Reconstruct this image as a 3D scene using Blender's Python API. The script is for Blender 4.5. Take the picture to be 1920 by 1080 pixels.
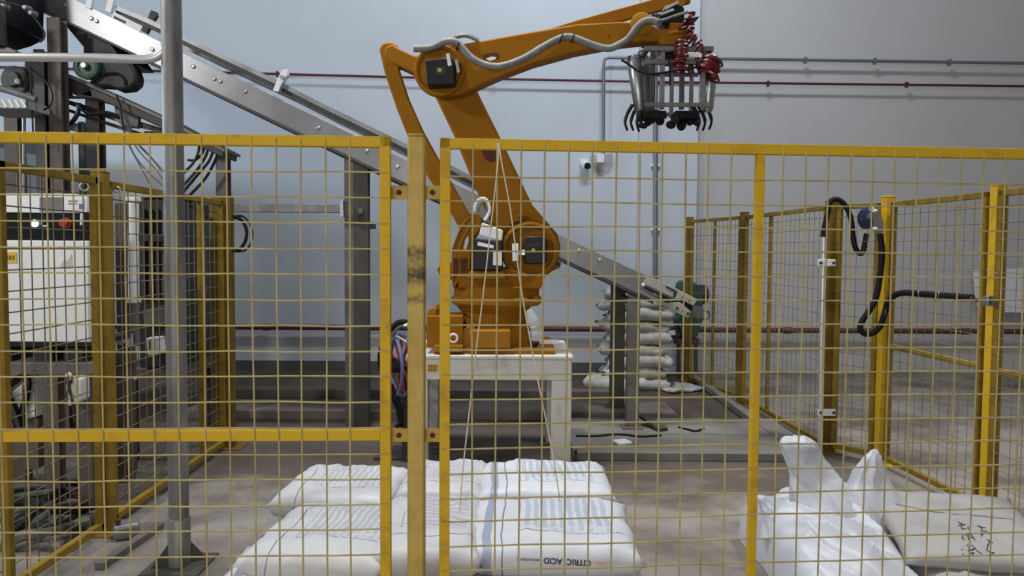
import bpy, bmesh, math, random
from mathutils import Vector, Matrix, noise
from mathutils.bvhtree import BVHTree
random.seed(7)
S = bpy.context.scene
for o in list(bpy.data.objects): bpy.data.objects.remove(o)
C = S.collection
PI = math.pi

# ------------------------------------------------------------------ camera
F = 1450.0
CAM = Vector((0, 0, 1.68))
RM = Matrix.Rotation(math.radians(90 - 2.88), 3, 'X') @ Matrix.Rotation(math.radians(0.38), 3, 'Z')
cd = bpy.data.cameras.new('camera'); cam = bpy.data.objects.new('camera', cd); C.objects.link(cam)
cd.sensor_width = 36; cd.lens = F / 1920 * 36; cd.clip_start = .05; cd.clip_end = 200
cam.matrix_world = Matrix.Translation(CAM) @ RM.to_4x4()
S.camera = cam

# ------------------------------------------------------------------ world, lights, exposure
W = bpy.data.worlds.new('world'); S.world = W; W.use_nodes = True
W.node_tree.nodes['Background'].inputs[0].default_value = (.96, .95, .95, 1)
W.node_tree.nodes['Background'].inputs[1].default_value = .115
S.view_settings.view_transform = 'Standard'
S.view_settings.look = 'None'
S.view_settings.exposure = 0.15
S.view_settings.gamma = 1.0
S.view_settings.use_curve_mapping = False

def area(name, loc, target, sx, sy, power, col, spread=180):
    l = bpy.data.lights.new(name, 'AREA'); l.shape = 'RECTANGLE'; l.size = sx; l.size_y = sy
    l.energy = power; l.color = col; l.spread = math.radians(spread)
    o = bpy.data.objects.new(name, l); C.objects.link(o); o.location = loc
    o.rotation_euler = (Vector(target) - Vector(loc)).to_track_quat('-Z', 'Y').to_euler()
    return o
area('window_daylight', (-8.85, 6.0, 3.55), (0.5, 10.7, 3.3), 2.4, .7, 190, (.66, .84, 1.0))
area('wall_fill', (1.2, 6.2, 7.9), (.6, 10.7, 3.0), 2.6, .6, 235, (.74, .87, 1.0))  # added high source that evens the light along the back wall
area('wall_lamp', (-5.4, 2.8, 4.75), (-.3, 5.0, 1.0), .5, .5, 125, (1.0, .98, .95))
area('roof_lamp', (-1.2, 5.6, 7.4), (-.1, 5.5, 0), .45, .45, 45, (1.0, .99, .96), 70)
area('roof_lamp', (4.2, 5.0, 7.4), (3.9, 5.2, 0), .6, .6, 85, (1.0, .96, .91), 95)
area('front_fill', (-1.2, -3.2, 2.0), (-.5, 5.0, .9), 5.0, 2.6, 180, (1.0, .98, .95))  # fill added behind the camera to brighten the fence fronts

# ------------------------------------------------------------------ pixel helpers
def P(px, py, Y):
    d = RM @ Vector(((px - 960) / F, -(py - 540) / F, -1.0))
    return CAM + d * (Y / d.y)
def G(px, py, z=0.0):
    d = RM @ Vector(((px - 960) / F, -(py - 540) / F, -1.0))
    return CAM + d * ((z - CAM.z) / d.z)
def PP(pts, Y): return [P(x, y, Y) for x, y in pts]
def pxw(n, Y): return n * Y / F

# ------------------------------------------------------------------ materials
MT = {}
def mat(name, col, rough=.5, metal=0.0, col2=None, scale=6.0, lo=.4, hi=.7, bump=0.0, bscale=40.0, stretch=None, spec=.5, alpha=1.0, detail=6):
    m = bpy.data.materials.new(name); m.use_nodes = True
    nt = m.node_tree; N = nt.nodes; L = nt.links
    b = N['Principled BSDF']
    b.inputs['Base Color'].default_value = (*col, 1)
    b.inputs['Roughness'].default_value = rough; b.inputs['Metallic'].default_value = metal
    b.inputs['Specular IOR Level'].default_value = spec
    b.inputs['Alpha'].default_value = alpha
    geo = None
    if col2 is not None or bump:
        geo = N.new('ShaderNodeNewGeometry')
        mp = N.new('ShaderNodeMapping'); L.new(geo.outputs['Position'], mp.inputs['Vector'])
        if stretch: mp.inputs['Scale'].default_value = stretch
    if col2 is not None:
        n = N.new('ShaderNodeTexNoise'); n.inputs['Scale'].default_value = scale; n.inputs['Detail'].default_value = detail
        n.inputs['Roughness'].default_value = .62
        L.new(mp.outputs[0], n.inputs['Vector'])
        r = N.new('ShaderNodeValToRGB'); r.color_ramp.elements[0].position = lo; r.color_ramp.elements[1].position = hi
        r.color_ramp.elements[0].color = (*col, 1); r.color_ramp.elements[1].color = (*col2, 1)
        L.new(n.outputs['Fac'], r.inputs[0]); L.new(r.outputs[0], b.inputs['Base Color'])
    if bump:
        n2 = N.new('ShaderNodeTexNoise'); n2.inputs['Scale'].default_value = bscale; n2.inputs['Detail'].default_value = 4
        L.new(mp.outputs[0], n2.inputs['Vector'])
        bp = N.new('ShaderNodeBump'); bp.inputs['Strength'].default_value = bump; bp.inputs['Distance'].default_value = .01
        L.new(n2.outputs['Fac'], bp.inputs['Height']); L.new(bp.outputs[0], b.inputs['Normal'])
    MT[name] = m
    return m
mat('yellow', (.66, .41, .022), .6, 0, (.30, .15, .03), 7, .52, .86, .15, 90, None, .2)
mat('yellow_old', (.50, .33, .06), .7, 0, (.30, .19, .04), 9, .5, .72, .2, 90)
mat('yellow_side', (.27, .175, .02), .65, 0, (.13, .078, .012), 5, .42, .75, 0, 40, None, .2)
mat('robot_yellow', (.29, .118, .005), .6, 0, (.24, .093, .004), 4, .45, .75, 0, 40, None, .12)
mat('robot_yellow_lit', (.33, .145, .010), .45, 0, (.28, .118, .008), 4, .45, .75, 0, 40, None, .15)  # lit copy of the robot paint, for parts that catch more light
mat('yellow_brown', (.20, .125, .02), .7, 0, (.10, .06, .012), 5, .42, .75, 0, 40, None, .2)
mat('slab_dark', (.20, .175, .155), .85, 0, (.12, .10, .09), 2.2, .4, .7)
mat('rust', (.10, .03, .015), .9, 0, (.05, .02, .01), 30)
mat('wire', (.52, .43, .20), .6, 0, (.36, .27, .10), 8, .4, .7, 0, 40, None, .3)
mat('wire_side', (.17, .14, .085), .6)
mat('galv', (.42, .44, .46), .35, .85, (.28, .29, .30), 7, .35, .7, .1, 60)
mat('galv_old', (.25, .255, .255), .5, .5, (.14, .125, .12), 6, .4, .7, .15, 40, (1, 1, .3))
mat('conv', (.235, .24, .25), .36, .6, (.185, .185, .19), 3, .35, .7, .03, 40)
mat('rail_grey', (.25, .26, .27), .45, .6, (.17, .17, .17), 5)
mat('steel_dark', (.075, .070, .065), .6, .2, (.045, .04, .036), 5, .4, .7)
mat('steel_brown', (.13, .105, .09), .65, .1, (.08, .062, .05), 5, .4, .7)
mat('steel_grey', (.17, .16, .155), .55, .25, (.11, .10, .095), 5, .4, .7)
mat('black', (.006, .006, .008), .45, spec=.3)
mat('black_rubber', (.010, .009, .011), .6, spec=.2)
mat('blackish', (.028, .026, .028), .6, 0, (.015, .014, .014), 7)
mat('white_paint', (.60, .585, .55), .5, 0, (.36, .34, .31), 7, .58, .78, .06, 40, (1, 1, .6))
mat('cabinet', (.80, .82, .84), .45, 0, (.72, .74, .74), 3, .5, .8)
mat('white', (.78, .79, .80), .5)
mat('silver', (.72, .73, .74), .36, .6)
mat('wall', (.60, .615, .65), .85, 0, (.54, .555, .59), .7, .35, .75, .05, 30)
mat('wall_right', (.54, .515, .505), .85, 0, (.50, .475, .465), .7, .35, .75, .05, 30)  # wall paint darkened and warmed to stand in for the shaded right bay
mat('concrete', (.27, .245, .22), .75, 0, (.105, .086, .07), 1.0, .42, .64, .15, 25, None, .3, 1, 9)
mat('slab', (.21, .20, .182), .8, 0, (.145, .132, .115), 2.2, .4, .7, .15, 30, None, .3, 1, 9)
mat('deck', (.085, .064, .046), .85, 0, (.055, .041, .03), 2.5, .4, .7)  # dark brown colour of the thin layer over the back floor
mat('plate_pale', (.46, .44, .42), .5, .2, (.34, .32, .30), 8, .4, .7)
mat('skirting', (.10, .095, .09), .8)
mat('pipe_red', (.10, .012, .014), .5)
mat('pipe_brown', (.13, .045, .03), .6, 0, (.09, .03, .02), 6)
mat('conduit', (.22, .23, .25), .45, .5)
mat('cable_grey', (.22, .22, .21), .6, 0, (.13, .125, .12), 14, .4, .7)
mat('red_hose', (.11, .006, .010), .35)
mat('red', (.40, .04, .02), .45)
mat('blue_ring', (.13, .17, .33), .45)
mat('blue_black', (.02, .022, .06), .3)
mat('green_motor', (.015, .10, .075), .45, 0, (.01, .06, .05), 6)
mat('green_pulley', (.05, .10, .065), .5, 0, (.03, .05, .04), 9)
mat('rope', (.70, .64, .50), .8)
mat('sticker', (.70, .47, .05), .5)
mat('ink', (.03, .03, .04), .7)
mat('ink_blue', (.02, .025, .07), .7)
mat('orange_print', (.6, .2, .05), .7)
mat('plastic_white', (.80, .81, .82), .35)
mat('jug', (.72, .72, .66), .4)
mat('film_bag', (.54, .56, .62), .42, 0, (.47, .49, .55), 5, .4, .7, .08, 9)
mat('bag_grey', (.36, .357, .352), .6, 0, (.28, .277, .272), 3.5, .4, .7, .3, 18)
mat('bag_far', (.50, .48, .46), .65, 0, (.33, .31, .29), 6, .42, .65, .3, 18)
mat('clear_film', (.75, .77, .8), .2, 0, None, alpha=.35)
mat('patch', (.44, .43, .43), .9)
mat('sheet', (.40, .42, .42), .5, .3)
mat('hose_grey', (.13, .125, .11), .6, 0, (.05, .05, .045), 10)
def lamp_mat():
    m = mat('green_lamp', (.2, .9, .5), .3)
    b = m.node_tree.nodes['Principled BSDF']
    b.inputs['Emission Color'].default_value = (.35, 1, .6, 1); b.inputs['Emission Strength'].default_value = 3.0
lamp_mat()

def math_node(nt, op, a, b=None, clamp=False):
    n = nt.nodes.new('ShaderNodeMath'); n.operation = op; n.use_clamp = clamp
    for i, v in enumerate((a, b)):
        if v is None: continue
        if hasattr(v, 'links'): nt.links.new(v, n.inputs[i])
        else: n.inputs[i].default_value = v
    return n.outputs[0]
def rng(nt, x, a, b):
    return math_node(nt, 'MULTIPLY', math_node(nt, 'GREATER_THAN', x, a), math_node(nt, 'LESS_THAN', x, b))
def sack_mat(name, base, ink, band, swap=False, band_col=(.10, .14, .30), stripe_n=11):
    """woven sack: printed band, rule line, and a block of pale printed columns, laid out in the sack's own UVs"""
    m = mat(name, base, .5, 0, tuple(c * .86 for c in base), 4, .42, .75, .35, 16)
    nt = m.node_tree; b = nt.nodes['Principled BSDF']
    src = b.inputs['Base Color'].links[0].from_socket
    uv = nt.nodes.new('ShaderNodeUVMap'); uv.uv_map = 'UVMap'
    sp = nt.nodes.new('ShaderNodeSeparateXYZ'); nt.links.new(uv.outputs[0], sp.inputs[0])
    u, v = (sp.outputs[1], sp.outputs[0]) if swap else (sp.outputs[0], sp.outputs[1])
    nz = nt.nodes.new('ShaderNodeTexNoise'); nz.inputs['Scale'].default_value = 26; nz.inputs['Detail'].default_value = 3
    nt.links.new(uv.outputs[0], nz.inputs['Vector'])
    fr = math_node(nt, 'FRACT', math_node(nt, 'MULTIPLY', u, stripe_n * 1.7))
    st = math_node(nt, 'GREATER_THAN', fr, .42)
    blk = math_node(nt, 'MULTIPLY', rng(nt, u, .34, .86), rng(nt, v, .27, .92))
    rag = math_node(nt, 'GREATER_THAN', math_node(nt, 'ADD', nz.outputs['Fac'], math_node(nt, 'MULTIPLY', rng(nt, v, .36, .86), .3)), .5)
    stripes = math_node(nt, 'MULTIPLY', math_node(nt, 'MULTIPLY', st, blk), math_node(nt, 'MULTIPLY', rag, .62))
    line = math_node(nt, 'ADD', rng(nt, u, .205, .214), math_node(nt, 'MULTIPLY', rng(nt, u, .305, .309), rng(nt, v, .25, .93)))
    line = math_node(nt, 'ADD', line, math_node(nt, 'MULTIPLY', rng(nt, v, .245, .253), rng(nt, u, .3, .93)))
    def mixc(fac, a, colr):
        mx = nt.nodes.new('ShaderNodeMix'); mx.data_type = 'RGBA'
        nt.links.new(fac, mx.inputs[0]); nt.links.new(a, mx.inputs[6]); mx.inputs[7].default_value = (*colr, 1)
        return mx.outputs[2]
    c = mixc(stripes, src, ink)
    c = mixc(math_node(nt, 'MULTIPLY', line, .75), c, (.05, .06, .12))
    if band:
        c = mixc(math_node(nt, 'MULTIPLY', rng(nt, u, .10, .15), .7), c, band_col)
    nt.links.new(c, b.inputs['Base Color'])
    return m
sack_mat('sack_blue', (.58, .60, .645), (.30, .36, .48), True, band_col=(.17, .21, .36))
sack_mat('sack_grey', (.56, .565, .585), (.33, .35, .38), False)
sack_mat('sack_band', (.56, .565, .585), (.33, .35, .38), True, band_col=(.13, .14, .19))
sack_mat('sack_turn', (.55, .555, .58), (.30, .33, .40), False, swap=True)

def post_mat():
    m = mat('post_stained', (.52, .37, .08), .62, 0, (.40, .26, .05), 8, .45, .75, .25, 80)
    nt = m.node_tree; b = nt.nodes['Principled BSDF']; src = b.inputs['Base Color'].links[0].from_socket
    geo = nt.nodes.new('ShaderNodeNewGeometry'); sp = nt.nodes.new('ShaderNodeSeparateXYZ'); nt.links.new(geo.outputs['Position'], sp.inputs[0])
    nz = nt.nodes.new('ShaderNodeTexNoise'); nz.inputs['Scale'].default_value = 55; nz.inputs['Detail'].default_value = 5
    nt.links.new(geo.outputs['Position'], nz.inputs['Vector'])
    tot = None
    for zc, w, a in ((1.665, .035, .8), (1.575, .045, 1.0), (1.475, .03, .6), (1.77, .02, .3)):
        d = math_node(nt, 'DIVIDE', math_node(nt, 'SUBTRACT', sp.outputs[2], zc), w)
        g = math_node(nt, 'MULTIPLY', math_node(nt, 'POWER', 2.718, math_node(nt, 'MULTIPLY', math_node(nt, 'MULTIPLY', d, d), -1.0)), a)
        tot = g if tot is None else math_node(nt, 'ADD', tot, g)
    fac = math_node(nt, 'MULTIPLY', math_node(nt, 'SUBTRACT', math_node(nt, 'MULTIPLY', tot, math_node(nt, 'MULTIPLY', nz.outputs['Fac'], 2.4)), .35), 1.1, True)
    mx = nt.nodes.new('ShaderNodeMix'); mx.data_type = 'RGBA'
    nt.links.new(fac, mx.inputs[0]); nt.links.new(src, mx.inputs[6]); mx.inputs[7].default_value = (.07, .045, .015, 1)
    nt.links.new(mx.outputs[2], b.inputs['Base Color'])
post_mat()
def darker_floor():
    # concrete turned darker and browner past a ragged line, up to the right fence
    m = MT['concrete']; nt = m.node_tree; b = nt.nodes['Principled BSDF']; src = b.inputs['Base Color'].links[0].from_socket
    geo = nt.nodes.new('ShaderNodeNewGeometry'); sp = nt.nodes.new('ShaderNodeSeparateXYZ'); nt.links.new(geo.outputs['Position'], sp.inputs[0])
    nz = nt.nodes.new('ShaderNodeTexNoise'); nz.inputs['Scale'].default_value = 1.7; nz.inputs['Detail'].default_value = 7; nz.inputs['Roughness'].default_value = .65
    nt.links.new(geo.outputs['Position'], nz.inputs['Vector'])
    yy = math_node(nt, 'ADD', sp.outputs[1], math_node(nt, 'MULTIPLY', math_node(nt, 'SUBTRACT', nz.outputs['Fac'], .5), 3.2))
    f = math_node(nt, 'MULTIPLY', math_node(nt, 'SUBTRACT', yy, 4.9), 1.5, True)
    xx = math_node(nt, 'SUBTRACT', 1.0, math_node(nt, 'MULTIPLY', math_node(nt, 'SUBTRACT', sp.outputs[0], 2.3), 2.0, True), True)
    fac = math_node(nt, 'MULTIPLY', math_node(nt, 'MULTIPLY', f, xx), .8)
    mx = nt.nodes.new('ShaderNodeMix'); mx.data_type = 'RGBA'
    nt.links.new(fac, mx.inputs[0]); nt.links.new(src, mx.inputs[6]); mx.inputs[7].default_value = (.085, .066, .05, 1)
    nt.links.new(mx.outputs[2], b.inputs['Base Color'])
darker_floor()

# ------------------------------------------------------------------ mesh building
class B:
    def __init__(s): s.v = []; s.f = []
    def add(s, vs, fs):
        k = len(s.v); s.v += [Vector(v) for v in vs]; s.f += [[i + k for i in f] for f in fs]; return s
    def box(s, lo, hi, M=None):
        x0, y0, z0 = lo; x1, y1, z1 = hi
        vs = [Vector(p) for p in ((x0,y0,z0),(x1,y0,z0),(x1,y1,z0),(x0,y1,z0),(x0,y0,z1),(x1,y0,z1),(x1,y1,z1),(x0,y1,z1))]
        if M is not None: vs = [M @ v for v in vs]
        return s.add(vs, [(3,2,1,0),(4,5,6,7),(0,1,5,4),(1,2,6,5),(2,3,7,6),(3,0,4,7)])
    def cbox(s, c, size, M=None):
        h = Vector(size) / 2; T = Matrix.Translation(Vector(c))
        if M is not None: T = T @ M.to_4x4()
        return s.box(-h, h, T)
    def bar(s, a, b, w, h, up=(0, 0, 1)):
        a = Vector(a); b = Vector(b); d = (b - a); L = d.length; d.normalize()
        u = Vector(up); sd = d.cross(u)
        if sd.length < 1e-4: sd = d.cross(Vector((0, 1, 0)))
        sd.normalize(); u = sd.cross(d)
        vs = []
        for p in (a, b):
            for i, j in ((-1,-1),(1,-1),(1,1),(-1,1)): vs.append(p + sd * (i * w / 2) + u * (j * h / 2))
        return s.add(vs, [(3,2,1,0),(4,5,6,7),(0,1,5,4),(1,2,6,5),(2,3,7,6),(3,0,4,7)])
    def tube(s, pts, r, n=8, closed=False, caps=True):
        pts = [Vector(p) for p in pts]; m = len(pts); k = len(s.v)
        rs = r if isinstance(r, (list, tuple)) else [r] * m
        prev = None
        for i, p in enumerate(pts):
            if closed: t = pts[(i + 1) % m] - pts[i - 1]
            else: t = pts[min(i + 1, m - 1)] - pts[max(i - 1, 0)]
            t.normalize()
            if prev is None:
                a = t.cross(Vector((0, 0, 1)))
                if a.length < .1: a = t.cross(Vector((0, 1, 0)))
            else: a = prev - t * prev.dot(t)
            a.normalize(); prev = a; b = t.cross(a)
            for j in range(n):
                q = 2 * PI * j / n
                s.v.append(p + (a * math.cos(q) + b * math.sin(q)) * rs[i])
        for i in range(m if closed else m - 1):
            for j in range(n):
                i2 = (i + 1) % m
                s.f.append([k + i*n + j, k + i*n + (j+1) % n, k + i2*n + (j+1) % n, k + i2*n + j])
        if caps and not closed:
            s.f.append([k + j for j in range(n)][::-1]); s.f.append([k + (m-1)*n + j for j in range(n)])
        return s
    def prism(s, pts, vec):
        n = len(pts); vec = Vector(vec)
        vs = [Vector(p) for p in pts] + [Vector(p) + vec for p in pts]
        fs = [list(range(n)), list(range(2*n - 1, n - 1, -1))]
        for i in range(n): fs.append([i, i + n, (i+1) % n + n, (i+1) % n])
        return s.add(vs, fs)
    def ppx(s, pts, Y, th): return s.prism(PP(pts, Y), (0, th, 0))
    def lathe(s, base, axis, prof, n=24):
        """prof: (distance along axis, radius)"""
        axis = Vector(axis).normalized(); base = Vector(base)
        a = axis.cross(Vector((0, 0, 1)))
        if a.length < .1: a = axis.cross(Vector((1, 0, 0)))
        a.normalize(); b = axis.cross(a); k = len(s.v); m = len(prof)
        for d, r in prof:
            for j in range(n):
                q = 2 * PI * j / n
                s.v.append(base + axis * d + (a * math.cos(q) + b * math.sin(q)) * max(r, 1e-4))
        for i in range(m - 1):
            for j in range(n): s.f.append([k + i*n + j, k + i*n + (j+1) % n, k + (i+1)*n + (j+1) % n, k + (i+1)*n + j])
        s.f.append([k + j for j in range(n)][::-1]); s.f.append([k + (m-1)*n + j for j in range(n)])
        return s
    def torus(s, c, axis, R, r, n=32, m=10):
        axis = Vector(axis).normalized(); a = axis.cross(Vector((0, 0, 1)))
        if a.length < .1: a = axis.cross(Vector((1, 0, 0)))
        a.normalize(); b = axis.cross(a)
        return s.tube([Vector(c) + (a * math.cos(2*PI*i/n) + b * math.sin(2*PI*i/n)) * R for i in range(n)], r, m, True)
    def ball(s, c, r, n=16, m=10, sc=(1, 1, 1)):
        k = len(s.v); c = Vector(c)
        for i in range(m + 1):
            th = PI * i / m
            for j in range(n):
                q = 2 * PI * j / n
                s.v.append(c + Vector((math.sin(th)*math.cos(q)*r*sc[0], math.sin(th)*math.sin(q)*r*sc[1], math.cos(th)*r*sc[2])))
        for i in range(m):
            for j in range(n): s.f.append([k + i*n + j, k + (i+1)*n + j, k + (i+1)*n + (j+1) % n, k + i*n + (j+1) % n])
        return s
def smooth_pts(pts, k=4):
    """Catmull-Rom through points"""
    pts = [Vector(p) for p in pts]; out = []
    for i in range(len(pts) - 1):
        p0 = pts[max(i-1, 0)]; p1 = pts[i]; p2 = pts[i+1]; p3 = pts[min(i+2, len(pts)-1)]
        for j in range(k):
            t = j / k
            out.append(.5 * ((2*p1) + (p2-p0)*t + (2*p0-5*p1+4*p2-p3)*t*t + (3*p1-p0-3*p2+p3)*t**3))
    out.append(pts[-1]); return out
def circ(cx, cy, r, a0=0, a1=360, n=24):
    return [(cx + r*math.cos(math.radians(a0 + (a1-a0)*i/n)), cy + r*math.sin(math.radians(a0 + (a1-a0)*i/n))) for i in range(n + (0 if a1-a0 == 360 else 1))]

def rootloc(o):
    v = Vector((0, 0, 0))
    while o is not None: v = v + o.location; o = o.parent
    return v
def obj(name, b, m, parent=None, smooth=True, bevel=0, loc=None, label=None, segs=2):
    if parent is not None: base = rootloc(parent); off = Vector((0, 0, 0))
    else:
        if loc is None:
            xs = [v.x for v in b.v]; ys = [v.y for v in b.v]; zs = [v.z for v in b.v]
            loc = Vector(((min(xs)+max(xs))/2, (min(ys)+max(ys))/2, min(zs)))
        base = Vector(loc)
    me = bpy.data.meshes.new(name)
    me.from_pydata([v - base for v in b.v], [], b.f)
    bm = bmesh.new(); bm.from_mesh(me); bmesh.ops.recalc_face_normals(bm, faces=bm.faces); bm.to_mesh(me); bm.free()
    if smooth:
        me.shade_smooth(); me.set_sharp_from_angle(angle=math.radians(38))
    me.materials.append(MT[m])
    o = bpy.data.objects.new(name, me); C.objects.link(o)
    if parent is not None: o.parent = parent
    else: o.location = base
    if bevel:
        md = o.modifiers.new('bevel', 'BEVEL'); md.width = bevel; md.segments = segs; md.limit_method = 'ANGLE'; md.angle_limit = math.radians(40)
    if label: o['label'] = label
    return o
def thing(name, label, cat, loc, group=None):
    o = bpy.data.objects.new(name, None); C.objects.link(o); o.location = loc; o.empty_display_size = .1
    o['label'] = label; o['category'] = cat
    if group: o['group'] = group
    return o
def tag(o, label, cat, group=None):
    o['label'] = label; o['category'] = cat
    if group: o['group'] = group
    return o
def struct(name, b, m, **k):
    o = obj(name, b, m, **k); o['kind'] = 'structure'; return o

# ================================================================== SETTING
WY = 10.7
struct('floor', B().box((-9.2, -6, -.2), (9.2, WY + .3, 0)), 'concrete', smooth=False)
pil0 = P(1196, 400, WY - .1).x; pil1 = P(1306, 400, WY - .1).x
struct('wall_back', B().box((-9.2, WY, 0), (pil1 - .02, WY + .3, 8.2)), 'wall', smooth=False)
struct('wall_back_bay', B().box((pil1 - .02, WY + .02, 0), (9.2, WY + .3, 8.2)), 'wall_right', smooth=False)
struct('trim_1', B().box((pil0, WY - .1, 0), (pil1, WY, 8.2)), 'wall', smooth=False)
struct('baseboard_back', B().box((-9.0, WY - .03, 0), (pil0, WY, .11)), 'skirting', smooth=False)
wl = B()
wl.box((-9.2, -6, 0), (-9.0, WY, 2.9)).box((-9.2, -6, 4.2), (-9.0, WY, 8.2)).box((-9.2, -6, 2.9), (-9.0, 4.5, 4.2)).box((-9.2, 7.5, 2.9), (-9.0, WY, 4.2))
struct('wall_left', wl, 'wall', smooth=False)
struct('wall_right', B().box((9.0, -6, 0), (9.2, WY, 8.2)), 'wall_right', smooth=False)
pt = [(1106,292),(1148,288),(1148,312),(1144,318),(1142,326),(1134,326),(1130,330),(1120,329),(1116,321),(1108,318)]
wb = bpy.data.objects['wall_back']
obj('plaster_patch', B().ppx(pt, WY - .004, .006), 'patch', wb, smooth=False)

# ---- pipes on the wall
def pipe(name, label, pts, Y, r, m, cat='pipe', sm=False):
    p = PP(pts, Y)
    return tag(obj(name, B().tube(smooth_pts(p, 5) if sm else p, r, 10), m), label, cat)
t = thing('wall_pipe', 'thin dark red pipe running high across the whole back wall', 'pipe', P(960, 148, WY - .06))
obj('pipe_run', B().tube(PP([(-40, 125), (300, 133), (760, 145), (1250, 154), (1960, 162)], WY - .13), .016, 10), 'pipe_red', t)
for x, y in ((520, 139), (930, 149), (1440, 157), (1700, 159)):
    obj('clip', B().cbox(P(x, y, WY - .13), (.03, .05, .07)), 'pipe_red', t)
t = thing('wall_pipe', 'thick brown pipe running low along the back wall', 'pipe', P(960, 616, WY - .5))
obj('pipe_run', B().tube(PP([(-40, 611), (440, 613), (960, 616), (1400, 619), (1960, 622)], WY - .13), .036, 12), 'pipe_brown', t)
for x, y in ((500, 613.4), (1476, 619.4), (1810, 621.2)):
    obj('coupling', B().tube(PP([(x - 7, y), (x + 7, y)], WY - .13), .045, 12), 'pipe_brown', t)
t = thing('conduit', 'grey conduit with elbow running right from above the wall camera', 'conduit', P(1132, 300, WY - .05))
cy = WY - .13
obj('tube', B().tube(PP([(1131, 292), (1132, 120), (1134, 111), (1142, 108), (1340, 110), (1960, 119)], cy), .021, 10), 'conduit', t)
for x, y in ((1510, 113), (1640, 115), (1780, 117)):
    obj('clip', B().cbox(P(x, y, cy), (.03, .06, .08)), 'conduit', t)
obj('junction_box', B().cbox(P(1126, 297, cy), (.10, .07, .12)), 'cabinet', t, bevel=.006)
t = thing('security_camera', 'small white turret security camera on the back wall', 'camera', P(1099, 309, WY - .1))
obj('bracket', B().cbox(P(1096, 304, WY - .03), (.12, .06, .08)), 'cabinet', t, bevel=.01)
obj('housing', B().ball(P(1099, 309, WY - .12), .075), 'white', t)
obj('lens', B().lathe(P(1101, 311, WY - .165), (.15, -1, -.1), [(0, .045), (.02, .045), (.035, .03)], 16), 'black', t)
t = thing('downpipe', 'grey downpipe standing on the wall pilaster', 'pipe', P(1229, 690, WY - .14))
obj('tube', B().tube([P(1229, -60, WY - .14), P(1229, 690, WY - .14)], .032, 12), 'conduit', t)
for y in (66, 310, 430, 560):
    obj('clip', B().cbox(P(1229, y, WY - .12), (.12, .06, .03)), 'white', t)
t = thing('notice_board', 'white board leaning at the back wall behind the right fence', 'board', P(1872, 590, WY - .1))
obj('sheet', B().ppx([(1826, 507), (1918, 503), (1990, 503), (1990, 588), (1838, 585), (1830, 560)], WY - .12, .03), 'white', t, bevel=.004)
for x in (1880, 1935): obj('pin', B().ball(P(x, 514, WY - .13), .02), 'ink', t)

# ================================================================== FLOOR SLABS AND RAILS
s1 = obj('floor_slab', B().box((.50, 6.08, 0), (2.45, 6.70, .07)), 'slab', bevel=.008); tag(s1, 'pale concrete slab to the right of the robot stand, nearest strip', 'slab')
s2 = obj('floor_slab', B().box((.50, 6.73, 0), (2.50, 7.36, .07)), 'slab', bevel=.008); tag(s2, 'pale concrete slab under the near conveyor legs, behind the front strip', 'slab')
k1 = obj('floor_kerb', B().box((-3.2, 7.50, 0), (1.62, 8.05, .09)), 'slab_dark', bevel=.01); tag(k1, 'long low concrete kerb crossing the floor behind the robot stand', 'kerb')
k2 = obj('floor_channel', B().box((-3.2, 8.55, 0), (1.1, 8.75, .10)), 'steel_brown', bevel=.004); tag(k2, 'brown steel channel lying along the floor near the back wall', 'channel')
kk = obj('floor_channel', B().bar(P(1208, 790, 7.1) , P(1243, 816, 6.8), .10, .03), 'steel_dark'); kk.location.z = .07; tag(kk, 'short dark steel strip on the slab beside the conveyor leg', 'strip')
ke = obj('edge_strip', B().bar(G(1300, 706, .05), G(1500, 852, .05), .08, .06), 'slab'); tag(ke, 'pale kerb strip running along the foot of the far right fence', 'kerb')
fd = obj('dark_floor', B().prism([(-4.2, 7.4, 0), (2.42, 7.4, 0), (2.14, 10.66, 0), (-4.2, 10.66, 0)], (0, 0, .006)), 'deck', smooth=False); tag(fd, 'dark brown stretch of floor between the pale slabs and the back wall', 'floor sheet')  # thin dark brown layer laid over the concrete
c = G(1166, 826, .10)
bx = thing('paper_packet', 'small white packet on the slab in front of the conveyor leg', 'packet', (c.x, c.y, .07))
obj('wrapper', B().cbox((c.x, c.y, .085), (.13, .12, .03), Matrix.Rotation(.4, 3, 'Z')), 'plastic_white', bx, bevel=.006)
obj('base', B().cbox((c.x + .01, c.y - .01, .076), (.15, .11, .012), Matrix.Rotation(.3, 3, 'Z')), 'blue_ring', bx)
cb = obj('cable', B().tube(smooth_pts([G(1272, 801, .075), G(1290, 805, .08), (G(1305, 808, .08)), G(1320, 803, .08)], 5), .008, 6), 'black_rubber'); tag(cb, 'short black cable end on the pale slab', 'cable')
cb = obj('cable', B().tube(smooth_pts([G(1080, 817, .08), G(1120, 817, .08), G(1160, 814, .08), G(1200, 818, .08), G(1240, 816, .08)], 5), .008, 6), 'black_rubber'); tag(cb, 'black cable lying across the slab at the conveyor leg', 'cable')

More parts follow.
